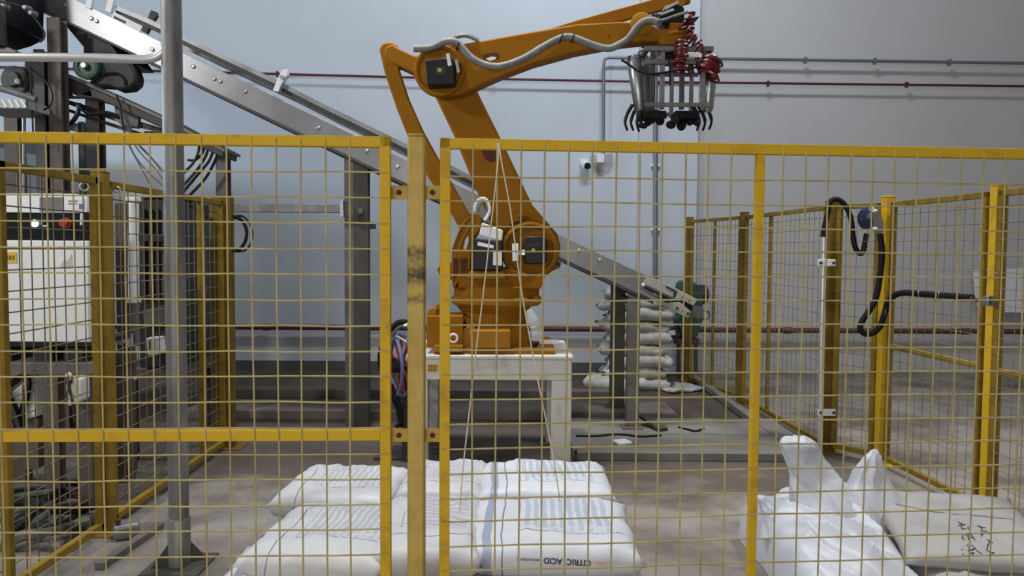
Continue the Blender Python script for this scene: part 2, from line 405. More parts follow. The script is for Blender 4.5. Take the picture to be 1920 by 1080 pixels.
# ================================================================== FENCES
def lerp(a, b, t): return a + (b - a) * t
def panel(name, label, p0, p1, z0, z1, stile=.04, wires=None, nv=None, rails=(), mids=(), m='yellow', wm='wire', indiv=False, zs=None, us=None, group=None, wr=.0036):
    """p0,p1: XY ends; wires inside a tube frame"""
    a = Vector((p0[0], p0[1], 0)); b = Vector((p1[0], p1[1], 0)); L = (b - a).length; d = (b - a).normalized()
    nrm = Vector((-d.y, d.x, 0))
    if nrm.y > 0: nrm = -nrm
    t = thing(name, label, 'fence', ((a.x + b.x)/2, (a.y + b.y)/2, 0), group or 'yellow wire mesh fences')
    for q, nm in ((a + d*stile/2, 'stile'), (b - d*stile/2, 'stile')):
        obj(nm, B().bar(q + Vector((0, 0, z0)), q + Vector((0, 0, z1)), stile, stile, d), m, t, bevel=.003)
    for z in (z1 - stile/2, z0 + stile/2):
        obj('rail', B().bar(a + Vector((0, 0, z)), b + Vector((0, 0, z)), stile, stile), m, t, bevel=.003)
    for z in rails:
        obj('mid_rail', B().bar(a + d*stile + Vector((0, 0, z)), b - d*stile + Vector((0, 0, z)), stile*.9, stile), m, t, bevel=.003)
    for u in mids:
        q = a + d * (u * L)
        obj('mid_stile', B().bar(q + Vector((0, 0, z0 + stile)), q + Vector((0, 0, z1 - stile)), stile*.8, stile*.8, d), m, t, bevel=.003)
    if us is None:
        n = max(2, round(L / .1)); us = [i / n for i in range(1, n)]
    if zs is None:
        n = round((z1 - z0) / .1); zs = [lerp(z0, z1, i / n) for i in range(1, n)]
    fo = nrm * (stile/2 + .001)
    if indiv:
        for u in us:
            q = a + d * (u * L) + fo; j = random.uniform(-.004, .004); k2 = random.uniform(-.004, .004)
            obj('wire', B().tube([q + Vector((0, 0, z0 + .01)), q + d*j + Vector((0, 0, lerp(z0, z1, .35))), q + d*k2 + Vector((0, 0, lerp(z0, z1, .7))), q + Vector((0, 0, z1 - .012))], wr, 6), wm, t)
        for z in zs:
            pts = []
            for i in range(9):
                u = i / 8
                pts.append(a + d * lerp(.012, L - .012, u) + fo*1.25 + Vector((0, 0, z + (random.uniform(-.0035, .0035) if 0 < i < 8 else 0))))
            obj('wire', B().tube(pts, wr, 6), wm, t)
    else:
        bb = B()
        for u in us:
            q = a + d * (u * L) + fo; bb.tube([q + Vector((0, 0, z0)), q + Vector((0, 0, z1))], wr, 4, False, False)
        for z in zs: bb.tube([a + fo*1.2 + Vector((0, 0, z)), b + fo*1.2 + Vector((0, 0, z))], wr, 4, False, False)
        o = obj('wire_grid', bb, wm, t); o['kind'] = 'stuff'
    return t
def fpost(label, x, y, h, w, m='yellow_side', cap=True, d=None, foot=True):
    t = thing('fence_post', label, 'fence post', (x, y, 0), 'yellow fence posts')
    d = d or w
    obj('tube', B().box((x - w/2, y - d/2, 0), (x + w/2, y + d/2, h - .012)), m, t, bevel=.006)
    obj('cap', B().box((x - w/2 - .002, y - d/2 - .002, h - .012), (x + w/2 + .002, y + d/2 + .002, h)), m, t, bevel=.005)
    if foot: obj('foot_plate', B().box((x - w, y - d, 0), (x + w, y + d, .01)), m, t)
    return t

# --- front fence, left panel
FZ = 2.12
pL0 = P(-70, 262, 3.015); pL1 = P(732.5, 268, 3.09)
vx = [-5, 43, 92, 141, 189, 237, 285, 333, 381, 428, 474, 520, 566, 612, 657]
def u_on(px, py, a, b, ya, yb):
    # intersect camera ray with the vertical plane through a,b
    d = RM @ Vector(((px - 960) / F, -(py - 540) / F, -1.0))
    ab = Vector((b.x - a.x, b.y - a.y)); n2 = Vector((-ab.y, ab.x))
    k = (n2.x * (a.x - CAM.x) + n2.y * (a.y - CAM.y)) / (n2.x * d.x + n2.y * d.y)
    h = CAM + d * k
    return ((h.x - a.x) * ab.x + (h.y - a.y) * ab.y) / ab.length_squared, h.z
us = [u_on(x, 275, pL0, pL1, 0, 0)[0] for x in vx]
zsL = [u_on(400, y, pL0, pL1, 0, 0)[1] for y in (321, 369, 417, 465, 513, 561, 609, 657, 704, 752, 800, 850, 897, 944, 990, 1038, 1085, 1132)]
zmid = u_on(400, 816, pL0, pL1, 0, 0)[1]
panel('wire_fence', 'yellow wire mesh fence panel with a mid rail, front left of the central post', pL0, pL1, .08, FZ, .042, rails=(zmid,), indiv=True, us=us, zs=zsL)
# --- front fence, right panel
pR0 = P(825, 273, 3.115); pR1 = P(2010, 293, 3.35)
xR = [887, 931, 976, 1020, 1065, 1109, 1154, 1197, 1239, 1283, 1325, 1368, 1465, 1507, 1549, 1591, 1632, 1673, 1715, 1756, 1797, 1838, 1879, 1920, 1961]
us = [u_on(x, 300, pR0, pR1, 0, 0)[0] for x in xR]
yR = [333, 379, 424.5, 470, 516, 562, 608, 654, 700, 746, 792, 838, 884, 930, 972, 1018, 1063, 1108]
zsR = [u_on(950, y, pR0, pR1, 0, 0)[1] for y in yR]
umid = u_on(1425, 290, pR0, pR1, 0, 0)[0]
panel('wire_fence', 'yellow wire mesh fence panel with a centre upright, front right of the central post', pR0, pR1, .08, FZ, .042, mids=(umid,), indiv=True, us=us, zs=zsR)
# --- central post
pc = P(781.5, 260, 3.10)
t = thing('fence_post', 'stained yellow square post between the two front fence panels', 'fence post', (pc.x, pc.y, 0), 'yellow fence posts')
obj('tube', B().box((pc.x - .034, pc.y - .034, 0), (pc.x + .034, pc.y + .034, 2.122)), 'post_stained', t, bevel=.008)
obj('cap', B().box((pc.x - .033, pc.y - .033, 2.122), (pc.x + .033, pc.y + .033, 2.132)), 'yellow_old', t, bevel=.005)
obj('foot_plate', B().box((pc.x - .09, pc.y - .09, 0), (pc.x + .09, pc.y + .09, .012)), 'yellow_old', t)
for y, hh in ((361, 26), (816, 25)):
    for x0, x1, bx_ in ((730, 766, 748), (798, 828, 811)):
        a = P(x0, y - hh/2, 3.11); b = P(x1, y + hh/2, 3.11)
        pl = obj('hinge_plate', B().box((a.x, 3.105, b.z), (b.x, 3.113, a.z)), 'yellow_old', t, bevel=.002)
        obj('bolt', B().lathe(P(bx_, y, 3.105), (0, -1, 0), [(0, .011), (.006, .011), (.007, .006), (.012, .006)], 8), 'rust', pl)

# --- left side fence running away
XL = -2.36
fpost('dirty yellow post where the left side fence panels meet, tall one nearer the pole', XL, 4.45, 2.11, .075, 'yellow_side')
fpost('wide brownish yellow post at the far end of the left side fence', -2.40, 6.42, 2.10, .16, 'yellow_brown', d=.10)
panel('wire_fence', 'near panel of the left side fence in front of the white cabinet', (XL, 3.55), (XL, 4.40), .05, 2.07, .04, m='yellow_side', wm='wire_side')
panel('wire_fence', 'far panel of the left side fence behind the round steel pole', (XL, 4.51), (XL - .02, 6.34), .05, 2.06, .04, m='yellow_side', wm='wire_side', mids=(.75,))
for y0, px in ((4.40, 158), (4.52, 218)):
    pass
tk = obj('padlock_ring', B().torus(P(158, 350, 4.36), (.4, -1, 0), .022, .005, 20, 6), 'white', None); tag(tk, 'white wire ring hanging on the left side fence rail', 'ring')
tk = obj('padlock_ring', B().torus(P(219, 356, 4.6), (.4, -1, 0), .018, .005, 20, 6), 'silver', None); tag(tk, 'small silver ring hanging right of the tall left fence post', 'ring')

# --- right side fence
PA = (2.24, 9.80); PB = (2.53, 8.46); PCc = (2.63, 6.41); PD = (2.92, 6.03); PE = (3.00, 4.83); PF_ = (3.02, 3.62)
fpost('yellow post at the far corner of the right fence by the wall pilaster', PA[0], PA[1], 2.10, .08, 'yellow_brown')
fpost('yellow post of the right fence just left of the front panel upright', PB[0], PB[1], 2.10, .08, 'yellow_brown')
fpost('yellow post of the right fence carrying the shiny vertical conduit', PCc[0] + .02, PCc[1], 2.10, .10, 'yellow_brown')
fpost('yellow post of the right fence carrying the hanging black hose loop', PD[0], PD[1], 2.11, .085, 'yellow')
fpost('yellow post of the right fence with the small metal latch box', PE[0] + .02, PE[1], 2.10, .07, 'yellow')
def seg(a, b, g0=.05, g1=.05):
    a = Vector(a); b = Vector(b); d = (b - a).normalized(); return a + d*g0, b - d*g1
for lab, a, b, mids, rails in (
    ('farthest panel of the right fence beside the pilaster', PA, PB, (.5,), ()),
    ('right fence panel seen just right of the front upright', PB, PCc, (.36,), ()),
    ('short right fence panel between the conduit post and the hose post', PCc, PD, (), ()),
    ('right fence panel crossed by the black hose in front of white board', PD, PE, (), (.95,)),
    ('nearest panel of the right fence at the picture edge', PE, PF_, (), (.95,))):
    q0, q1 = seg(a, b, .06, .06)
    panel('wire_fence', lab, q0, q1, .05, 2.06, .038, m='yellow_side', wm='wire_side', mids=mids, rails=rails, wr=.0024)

# ================================================================== ROBOT STAND
SY0, SY1 = 5.75, 6.75
tz = P(930, 667, SY0).z; xl = P(764, 700, SY0).x; xr = P(1072, 700, SY0).x
hb = P(930, 713, SY0).z
t = thing('robot_stand', 'chipped white steel stand carrying the yellow robot', 'stand', ((xl + xr)/2, (SY0 + SY1)/2, 0))
obj('top_plate', B().box((xl - .01, SY0 - .01, tz - .025), (xr + .01, SY1 + .01, tz)), 'white_paint', t, bevel=.004)
obj('beam', B().box((xl, SY0, hb), (xr, SY0 + .14, tz - .025)), 'white_paint', t, bevel=.006)
obj('beam', B().box((xl, SY1 - .14, hb), (xr, SY1, tz - .025)), 'white_paint', t, bevel=.006)
obj('beam', B().box((xl, SY0 + .14, hb), (xl + .14, SY1 - .14, tz - .025)), 'white_paint', t, bevel=.006)
obj('beam', B().box((xr - .14, SY0 + .14, hb), (xr, SY1 - .14, tz - .025)), 'white_paint', t, bevel=.006)
for x0 in (xl, xr - .15):
    for y0 in (SY0, SY1 - .15):
        obj('leg', B().box((x0, y0, .012), (x0 + .15, y0 + .15, hb)), 'white_paint', t, bevel=.006)
        obj('foot_plate', B().box((x0 - .06, y0 - .05, 0), (x0 + .21, y0 + .2, .014)), 'steel_brown', t)
for x, y in ((xr + .035, SY0 + .02), (xr + .05, SY0 + .17)):
    obj('anchor_bolt', B().tube([(x, y, 0), (x, y, .13)], .012, 8).lathe((x, y, .03), (0, 0, 1), [(0, .022), (.02, .022)], 6), 'rust', t)
ga = P(801, 682, SY0); gb = P(821, 698, SY0)
st = obj('warning_sticker', B().box((ga.x, SY0 - .004, gb.z), (gb.x, SY0 - .001, ga.z)), 'sticker', t)
gl = B(); w = (gb.x - ga.x); h = (ga.z - gb.z)
for r in range(2):
    for c_ in range(4):
        x0 = ga.x + w * (.08 + c_ * .22); z0 = gb.z + h * (.14 + r * .42); s_ = w * .16; zz = h * .30; e = SY0 - .006
        gl.box((x0, e, z0 + zz*.8), (x0 + s_, e + .002, z0 + zz)).box((x0 + s_*.1, e, z0 + zz*.4), (x0 + s_*.9, e + .002, z0 + zz*.55))
        gl.box((x0 + s_*.4, e, z0), (x0 + s_*.6, e + .002, z0 + zz)).box((x0, e, z0), (x0 + s_*.2, e + .002, z0 + zz*.4)).box((x0 + s_*.8, e, z0), (x0 + s_, e + .002, z0 + zz*.4))
obj('lettering', gl, 'ink', st, smooth=False)

# ================================================================== ROBOT
ax = P(926, 600, 6.25); AX, AY = ax.x, 6.25
R = thing('palletizing_robot', 'yellow four axis palletizing robot arm on the white stand', 'robot', (AX, AY, tz))
RY = 'robot_yellow'; RL = 'robot_yellow_lit'
obj('base_plate', B().box((P(813, 655, 5.85).x, 5.84, tz), (P(1041, 655, 5.85).x, 6.66, tz + .045)), RY, R, bevel=.01)
z1 = P(926, 577, 5.9).z; z2 = P(926, 559, 5.9).z; z3 = P(926, 538, 5.9).z
obj('pedestal', B().lathe((AX, AY, tz + .045), (0, 0, 1), [(0, .30), (.05, .30), (.09, .27), (z1 - tz - .10, .265), (z1 - tz - .06, .30), (z1 - tz - .045, .30)], 40), RY, R)
obj('turntable', B().lathe((AX + .02, AY, z1), (0, 0, 1), [(0, .34), (.02, .365), (z2 - z1 - .012, .365), (z2 - z1, .35)], 48), RL, R)
obj('turntable', B().lathe((AX + .02, AY, z2), (0, 0, 1), [(0, .345), (z3 - z2 - .01, .345), (z3 - z2, .33)], 48), RY, R)
jb = obj('connector_box', B().ppx([(800, 592), (868, 592), (868, 652), (800, 652)], 5.84, .32), RY, R, bevel=.008)
obj('hook', B().ppx([(801, 592), (803, 580), (812, 577), (818, 580), (818, 592)], 5.88, .08), RL, jb, bevel=.004)
obj('hook', B().ppx([(818, 592), (816, 571), (828, 569), (832, 592)], 5.95, .08), RL, jb, bevel=.004)
obj('cover_box', B().ppx([(880, 619), (957, 619), (957, 653), (880, 653)], 5.80, .24), RL, R, bevel=.012)
obj('cover_box', B().ppx([(815, 648), (868, 648), (868, 660), (812, 660)], 5.78, .1), RL, R, bevel=.005)
obj('side_flare', B().ppx([(862, 632), (867, 620), (876, 611), (890, 611), (890, 655), (870, 655), (865, 645)], 5.86, .22), RL, R, bevel=.01)
obj('gusset', B().prism(PP([(866, 593), (872, 593), (915, 617), (880, 619)], 5.95), (0, .1, 0)), RL, R, bevel=.006)
obj('lifting_eye', B().torus(P(850, 634, 5.80), (.2, -1, 0), .030, .009, 24, 8), 'white', R)
obj('tag_plate', B().ppx([(1012, 637), (1046, 637), (1049, 641), (1044, 645), (1012, 645)], 5.95, .012), 'white', R)
obj('cable_gland', B().ball(P(1001, 642, 5.93), .04, 12, 8, (1, .8, 1)), 'blackish', R)
# shoulder castings
obj('shoulder_base', B().ppx([(858, 540), (862, 520), (880, 508), (890, 503), (950, 503), (1000, 515), (1022, 520), (1014, 542)], 5.98, .50), RY, R, bevel=.012)
sh = obj('shoulder_bracket', B().ppx([(848, 539), (846, 505), (847, 470), (852, 455), (862, 430), (873, 412), (885, 403), (897, 401), (903, 408), (900, 430), (888, 447), (884, 470), (882, 505), (868, 520), (852, 539)], 5.98, .30), RY, R, bevel=.008)
obj('rib', B().tube(smooth_pts(PP([(848, 470), (854, 452), (864, 428), (876, 411), (890, 403)], 5.975), 4), .008, 6), RL, sh)
obj('rib', B().tube(smooth_pts(PP([(861, 468), (868, 448), (878, 430), (884, 416)], 5.975), 4), .007, 6), RL, sh)
obj('pocket', B().ppx([(850, 485), (858, 485), (858, 512), (850, 528)], 5.972, .02), 'rust', sh)
obj('pocket', B().ppx([(863, 484), (875, 484), (874, 508), (864, 512)], 5.972, .02), 'rust', sh)
obj('pocket', B().ppx([(869, 466), (872, 450), (878, 441), (879, 452), (874, 468)], 5.972, .02), 'wall', sh)
obj('stop_lug', B().ppx([(819, 505), (825, 497), (848, 492), (850, 520), (836, 532), (826, 520)], 6.06, .12), RY, R, bevel=.008)
# link behind, lower arm, upper arm
obj('rear_link', B().ppx([(713, 102), (711, 92), (715, 83), (724, 79), (735, 79), (744, 84), (749, 92), (748, 130), (766, 185), (792, 243), (830, 312), (868, 380), (893, 424), (888, 440), (870, 444), (848, 405), (800, 328), (764, 255), (744, 205), (722, 140)], 6.02, .09), RY, R, bevel=.012)
la = obj('lower_arm', B().ppx([(800, 150), (825, 200), (850, 252), (884, 335), (913, 402), (934, 450), (946, 495), (960, 515), (975, 523), (995, 527), (1018, 522), (1036, 508), (1048, 486), (1051, 462), (1045, 438), (1025, 415), (998, 384), (970, 325), (945, 272), (915, 212), (890, 160), (845, 118)], 6.16, .26), RY, R, bevel=.02)
ov = [(902, 280), (932, 281), (932, 296), (927, 302), (918, 304), (908, 297)]
obj('slot', B().ppx(ov, 6.152, .02), 'rust', la)
obj('end_stop', B().ppx([(1020, 482), (1042, 487), (1052, 493), (1050, 502), (1036, 508), (1020, 510)], 6.10, .2), RY, la, bevel=.006)
obj('buffer', B().ppx([(1040, 487), (1052, 493), (1050, 500), (1040, 496)], 6.09, .08), 'black', la)
obj('arm_lug', B().ppx([(946, 418), (962, 405), (980, 400), (986, 404), (984, 412), (962, 418), (948, 428)], 6.08, .12), RY, la, bevel=.005)
obj('bolt', B().lathe(P(978, 408, 6.08), (0, -1, 0), [(0, .02), (.012, .02)], 8), 'rust', la)
# shoulder disc with motor
dc = P(994, 470, 5.98)
obj('shoulder_disc', B().lathe((dc.x, 6.20, dc.z), (0, -1, 0), [(0, .225), (.17, .225), (.19, .215), (.19, .185), (.17, .18), (.17, .02)], 48), RY, R)
obj('disc_rim', B().tube([Vector((dc.x + .205*math.cos(q), 6.005, dc.z + .205*math.sin(q))) for q in [math.radians(60 + i*5) for i in range(25)]], .018, 8), RL, R)
mo = obj('shoulder_motor', B().ppx([(982, 448), (988, 443), (1020, 443), (1026, 450), (1026, 490), (1020, 495), (983, 495)], 5.86, .22), 'black', R, bevel=.01)
obj('badge', B().lathe(P(1000, 469, 5.86), (0, -1, 0), [(0, .014), (.004, .014)], 12), 'sticker', mo)
obj('cover_plate', B().ppx([(987, 457), (1012, 455), (1013, 460), (990, 464)], 5.855, .01), 'blackish', mo)
obj('bracket', B().ppx([(960, 457), (972, 456), (972, 488), (961, 490)], 5.88, .05), 'galv', mo)
obj('connector', B().ppx([(974, 470), (984, 468), (984, 478), (974, 478)], 5.86, .05), 'silver', mo)
# second motor with grey amplifier box
m2 = obj('swing_motor', B().ppx([(882, 450), (890, 446), (938, 452), (943, 460), (942, 507), (884, 507)], 5.86, .26), 'black', R, bevel=.012)
obj('grey_box', B().ppx([(904, 417), (943, 432), (941, 452), (926, 449), (898, 440)], 5.88, .2), 'cabinet', m2, bevel=.008)
obj('flange', B().ppx([(896, 453), (926, 460), (925, 466), (895, 460)], 5.85, .05), 'galv', m2)
obj('label_plate', B().ppx([(925, 470), (941, 471), (941, 498), (924, 497)], 5.845, .01), 'white', m2)
obj('mount', B().ppx([(880, 508), (945, 508), (950, 523), (876, 523)], 5.92, .3), RL, R, bevel=.008)
obj('hose_loop', B().tube(smooth_pts(PP([(889, 398), (892, 383), (900, 373), (910, 373), (916, 382), (918, 394), (914, 405), (908, 413)], 5.92), 5), .012, 8), 'white', R)
obj('hose_loop', B().tube(smooth_pts(PP([(896, 398), (900, 385), (908, 375), (913, 390), (910, 410)], 5.95), 5), .008, 8), 'cable_grey', R)
obj('clear_wrap', B().tube(smooth_pts(PP([(992, 580), (1000, 600), (1006, 620), (1006, 640)], 5.90), 5), [.02, .03, .035, .04, .045, .05, .045, .04, .05, .045, .05, .05, .04, .045, .05, .03], 7), 'clear_film', R)
# upper arm
ua = obj('upper_arm', B().ppx([(720, 103), (722, 88), (735, 82), (752, 92), (775, 103), (795, 106), (808, 95), (830, 85), (880, 80), (900, 76), (990, 60), (1080, 45), (1160, 40), (1222, 42), (1222, 76), (1160, 83), (1080, 98), (1000, 120), (940, 143), (885, 168), (860, 177), (835, 181), (810, 173), (792, 155), (778, 137), (750, 124), (730, 116)], 5.99, .17), RY, R, bevel=.014)
obj('slot', B().ppx([(905, 107), (909, 101), (930, 98), (935, 101), (934, 109), (926, 112)], 5.985, .02), 'rust', ua)
obj('slot_light', B().ppx([(911, 110), (921, 106), (931, 107), (929, 111), (918, 114)], 5.983, .02), 'white', ua)
ec = P(824, 132, 5.95)
obj('elbow_disc', B().lathe((ec.x, 6.0, ec.z), (0, -1, 0), [(0, .195), (.045, .195), (.055, .185), (.055, .165), (.04, .16), (.04, .02)], 48), RY, ua)
em = obj('elbow_motor', B().ppx([(796, 113), (836, 108), (838, 104), (845, 104), (852, 116), (853, 158), (801, 160)], 5.82, .16), 'black', R, bevel=.012)
obj('badge', B().lathe(P(824, 132, 5.82), (0, -1, 0), [(0, .016), (.004, .016)], 12), 'sticker', em)
obj('cover_plate', B().ppx([(816, 126), (834, 124), (835, 140), (817, 141)], 5.816, .01), 'blackish', em)
obj('bracket', B().ppx([(795, 114), (799, 113), (804, 155), (800, 156)], 5.85, .1), RL, em)
obj('connector', B().ppx([(836, 101), (842, 99), (847, 122), (840, 124)], 5.80, .05), 'silver', em)
obj('connector', B().ppx([(852, 112), (858, 110), (862, 134), (858, 138)], 5.82, .05), 'galv', em)
obj('bolt_hole', B().lathe(P(1142, 68, 5.99), (0, -1, 0), [(0, .008), (.002, .008)], 10), 'rust', ua)
obj('levelling_bar', B().ppx([(1010, 60), (1080, 38), (1200, 5), (1290, -20), (1296, 4), (1240, 19), (1160, 40), (1090, 52), (1020, 64)], 6.12, .06), RY, R, bevel=.008)
dp = [(776, 91), (800, 91), (818, 86), (832, 79), (850, 77), (862, 84), (872, 96), (886, 110), (905, 120), (930, 125), (956, 120), (985, 108), (1015, 90), (1045, 74), (1065, 69), (1085, 74), (1110, 84), (1140, 91), (1160, 84), (1178, 72), (1193, 52), (1208, 40), (1222, 38), (1232, 41)]
obj('thin_hose', B().tube(smooth_pts(PP([(1228, 40), (1245, 37), (1262, 31), (1290, 22)], 5.93), 4), .011, 8), 'cable_grey', R)
obj('dress_pack', B().tube(smooth_pts(PP(dp, 5.92), 4), .027, 10), 'cable_grey', R)
obj('dress_pack', B().tube(smooth_pts(PP([(838, 76), (855, 69), (872, 66), (886, 70), (897, 76)], 6.0), 4), .018, 8), 'galv_old', R)
for x, y in ((859, 86), (1052, 72), (1074, 71)):
    obj('strap', B().torus(P(x, y, 5.92), (1, 0, -.3), .033, .006, 16, 6), 'black', R)
# wrist
wr = obj('wrist', B().ppx([(1205, 44), (1228, 50), (1240, 55), (1256, 54), (1256, 42), (1281, 42), (1282, 58), (1294, 63), (1294, 68), (1278, 71), (1275, 84), (1237, 84), (1235, 77), (1210, 79)], 5.99, .2), RY, R, bevel=.012)
wp = P(1266, 66, 6.09)
obj('wrist_flange', B().lathe((wp.x, 6.09, wp.z - .012), (0, 0, 1), [(-.07, .075), (-.02, .085), (0, .125), (.022, .125), (.03, .10)], 32), RL, wr)
obj('pivot_boss', B().lathe(P(1202, 46, 6.0), (0, -1, 0), [(0, .085), (.03, .085), (.04, .07)], 28), RL, wr)
wm = obj('wrist_motor', B().ppx([(1243, 45), (1238, 32), (1240, 22), (1252, 10), (1278, 8), (1283, 15), (1283, 42)], 6.0, .18), 'black', R, bevel=.008)
obj('shiny_plate', B().ppx([(1246, 12), (1270, 2), (1274, 5), (1250, 17)], 5.97, .1), 'silver', wm)
obj('shiny_plate', B().ppx([(1237, 25), (1262, 15), (1265, 19), (1241, 28)], 5.97, .1), 'silver', wm)
obj('bracket', B().ppx([(1222, 27), (1240, 26), (1232, 38)], 5.97, .05), 'blackish', wm)
obj('top_bracket', B().ppx([(1272, -20), (1292, -20), (1285, 6), (1276, 15), (1270, 12)], 6.04, .1), RY, R, bevel=.006)
vb = obj('valve_block', B().ppx([(1284, 23), (1301, 23), (1302, 33), (1284, 34)], 5.98, .12), 'cabinet', R, bevel=.004)
obj('guard', B().ppx([(1285, 33), (1312, 31), (1303, 40), (1296, 38), (1291, 52), (1284, 50)], 5.99, .12), 'black', vb)
# gripper: part of the robot with its own pieces
gz = P(1260, 103, 6.1).z; gx0 = P(1206, 103, 6.1).x; gx1 = P(1321, 103, 6.1).x; gy0, gy1 = 5.92, 6.34
gf = B()
for y in (gy0, gy1):
    gf.bar((gx0 - .02, y, gz), (gx1 + .02, y, gz), .035, .035)
for x in (gx0, gx1, (gx0 + gx1)/2):
    gf.bar((x, gy0, gz), (x, gy1, gz), .035, .035)
gf.lathe((wp.x, 6.09, gz), (0, 0, 1), [(0, .10), (.02, .10), (.02, .05), (wp.z - gz - .07, .05)], 20)
gr = obj('gripper', gf, 'steel_grey', R, label='steel sack gripper with black claws and red coiled air hoses')
zb = P(1260, 212, 6.1).z; zm = P(1260, 127, 6.1).z
for x in (1222, 1240, 1277, 1316):
    q = P(x, 150, gy0 + .05)
    obj('upright', B().bar((q.x, gy0 + .02, zb), (q.x, gy0 + .02, gz), .034, .034, (0, 1, 0)), 'galv_old' if x in (1240, 1316) else 'steel_dark', gr, bevel=.003)
    obj('upright', B().bar((q.x, gy1 - .02, zb), (q.x, gy1 - .02, gz), .03, .03, (0, 1, 0)), 'steel_grey', gr, bevel=.003)
for z, mm in ((zm, 'steel_grey'), (zb + .03, 'steel_grey')):
    for y in (gy0, gy1): obj('cross_bar', B().bar((gx0 - .01, y, z), (gx1 + .01, y, z), .022, .03), mm, gr)
obj('valve', B().cbox(P(1256, 113, 6.1), (.13, .16, .06)), 'black', gr, bevel=.006)
obj('front_plate', B().ppx([(1283, 99), (1316, 100), (1316, 107), (1283, 106)], gy0 - .03, .03), 'cabinet', gr)
def cone(pts, r0, r1, m):
    a, b_ = [P(x, y, Y) for x, y, Y in pts]
    obj('air_cylinder', B().lathe(a, b_ - a, [(-.02, r0*.8), (0, r0), ((b_ - a).length, r1), ((b_ - a).length + .02, r1*.7)], 20), m, gr)
cone(((1189, 110, 6.05), (1200, 205, 6.05)), .062, .045, 'galv')
cone(((1334, 110, 6.05), (1326, 205, 6.05)), .055, .045, 'galv')
cone(((1206, 110, 6.3), (1214, 205, 6.3)), .05, .04, 'steel_grey')
for i, (x, y) in enumerate(((1172, 222), (1183, 222), (1194, 224), (1311, 222), (1322, 222), (1334, 220))):
    sg = 1 if x < 1250 else -1
    obj('claw', B().tube(smooth_pts([P(x + 14*sg, y - 26, 6.02 + .1*(i % 3)), P(x + 4*sg, y - 8, 6.02 + .1*(i % 3)), P(x, y + 8, 6.02 + .1*(i % 3)), P(x + 5*sg, y + 24, 6.02 + .1*(i % 3))], 4), [.016]*4 + [.014]*4 + [.010]*4 + [.003], 6), 'black', gr)
for x0, x1 in ((1198, 1247), (1258, 1310)):
    pb = B()
    for k in range(22):
        xx = lerp(x0, x1, random.random()); r_ = random.uniform(.012, .036)
        pb.ball(P(xx, random.uniform(212, 238), random.uniform(5.97, 6.2)), r_, 8, 6, (random.uniform(.6, 1.4), 1, random.uniform(.6, 1.3)))
    pb.cbox(P((x0 + x1)/2, 218, 6.08), (.18, .2, .05))
    obj('rubber_pad', pb, 'black_rubber', gr)
def coil(cx, cy, Y, R_, n, L_, tilt):
    pts = []
    a0 = P(cx, cy, Y)
    M = Matrix.Rotation(tilt, 3, 'Y')
    for i in range(n*14 + 1):
        q = 2*PI*i/14
        jr = R_*(1 + .35*noise.noise(Vector((i*.05, cx, cy)))); pts.append(a0 + M @ Vector((jr*math.cos(q) + R_*.8*noise.noise(Vector((i*.03, cy, 1))), jr*math.sin(q), (i/(n*14) - .5)*L_ + .02*noise.noise(Vector((i*.09, cx, 3))))))
    obj('coiled_hose', B().tube(pts, .0085, 6), 'red_hose', gr)
coil(1276, 106, 5.88, .042, 12, .22, .1)
coil(1330, 126, 5.92, .072, 13, .13, .5)
coil(1293, 62, 5.93, .035, 4, .20, -.7)
coil(1307, 84, 5.93, .035, 4, .16, -1.0)
coil(1296, 40, 5.95, .02, 6, .14, .1)
coil(1298, 126, 5.95, .04, 4, .16, 1.2)
obj('hose', B().tube(smooth_pts(PP([(1165, 112), (1178, 120), (1195, 132), (1215, 138), (1240, 137), (1262, 133), (1300, 128), (1318, 112)], 5.90), 4), .009, 6), 'black_rubber', gr)
obj('hose', B().tube(smooth_pts(PP([(1196, 104), (1200, 96), (1215, 94), (1240, 96), (1270, 92)], 5.95), 4), .008, 6), 'steel_grey', gr)
obj('hose', B().tube(smooth_pts(PP([(1253, 110), (1256, 130), (1256, 160)], 5.9), 4), .007, 6), 'black_rubber', gr)
obj('brace', B().bar(P(1203, 122, 6.0), P(1238, 100, 6.0), .03, .03), 'galv_old', gr)

# ================================================================== INCLINED CONVEYOR
CY0, CY1 = 6.95, 7.85
top = [(-60, -98), (143, 0), (352, 103), (593, 218), (765, 301), (893, 363), (1050, 440), (1192, 507), (1233, 525)]
bot = [(1220, 568), (1147, 533), (1043, 482), (765, 349), (615, 278), (507, 223), (352, 150), (240, 97), (83, 19), (-60, -50)]
a = P(676, 800, CY0)
V = thing('belt_conveyor', 'long inclined grey belt conveyor rising behind the robot to the upper left', 'conveyor', (a.x, a.y, 0))
sp_ = obj('side_plate', B().ppx(top + bot, CY0, .012), 'conv', V, bevel=.003)
dy = CY1 - CY0
fp = [p + Vector((0, dy, 0)) for p in PP(top + bot, CY0)]
obj('side_plate', B().prism(fp, (0, .012, 0)), 'conv', V)
def off(pl, d): return [(x, y + d) for x, y in pl]
mid_t = [(-60, -84), (352, 117), (1225, 541)]; mid_b = [(1222, 549), (352, 125), (-60, -76)]
obj('belt', B().prism(PP(mid_t + mid_b, CY0 + .02), (0, dy - .03, 0)), 'blackish', V)
rb = [(-60, -54), (83, 13), (352, 144), (765, 344), (1043, 476), (1225, 561)]; 
obj('return_belt', B().prism(PP(rb + off(rb, 9)[::-1], CY0 + .02), (0, dy - .03, 0)), 'black_rubber', V)
obj('bottom_flange', B().prism(PP([(765, 345), (1043, 479), (1225, 563), (1225, 569), (1043, 486), (765, 351), (352, 153), (-60, -47), (-60, -51), (352, 148)], CY0 - .02), (0, .03, 0)), 'steel_dark', V)
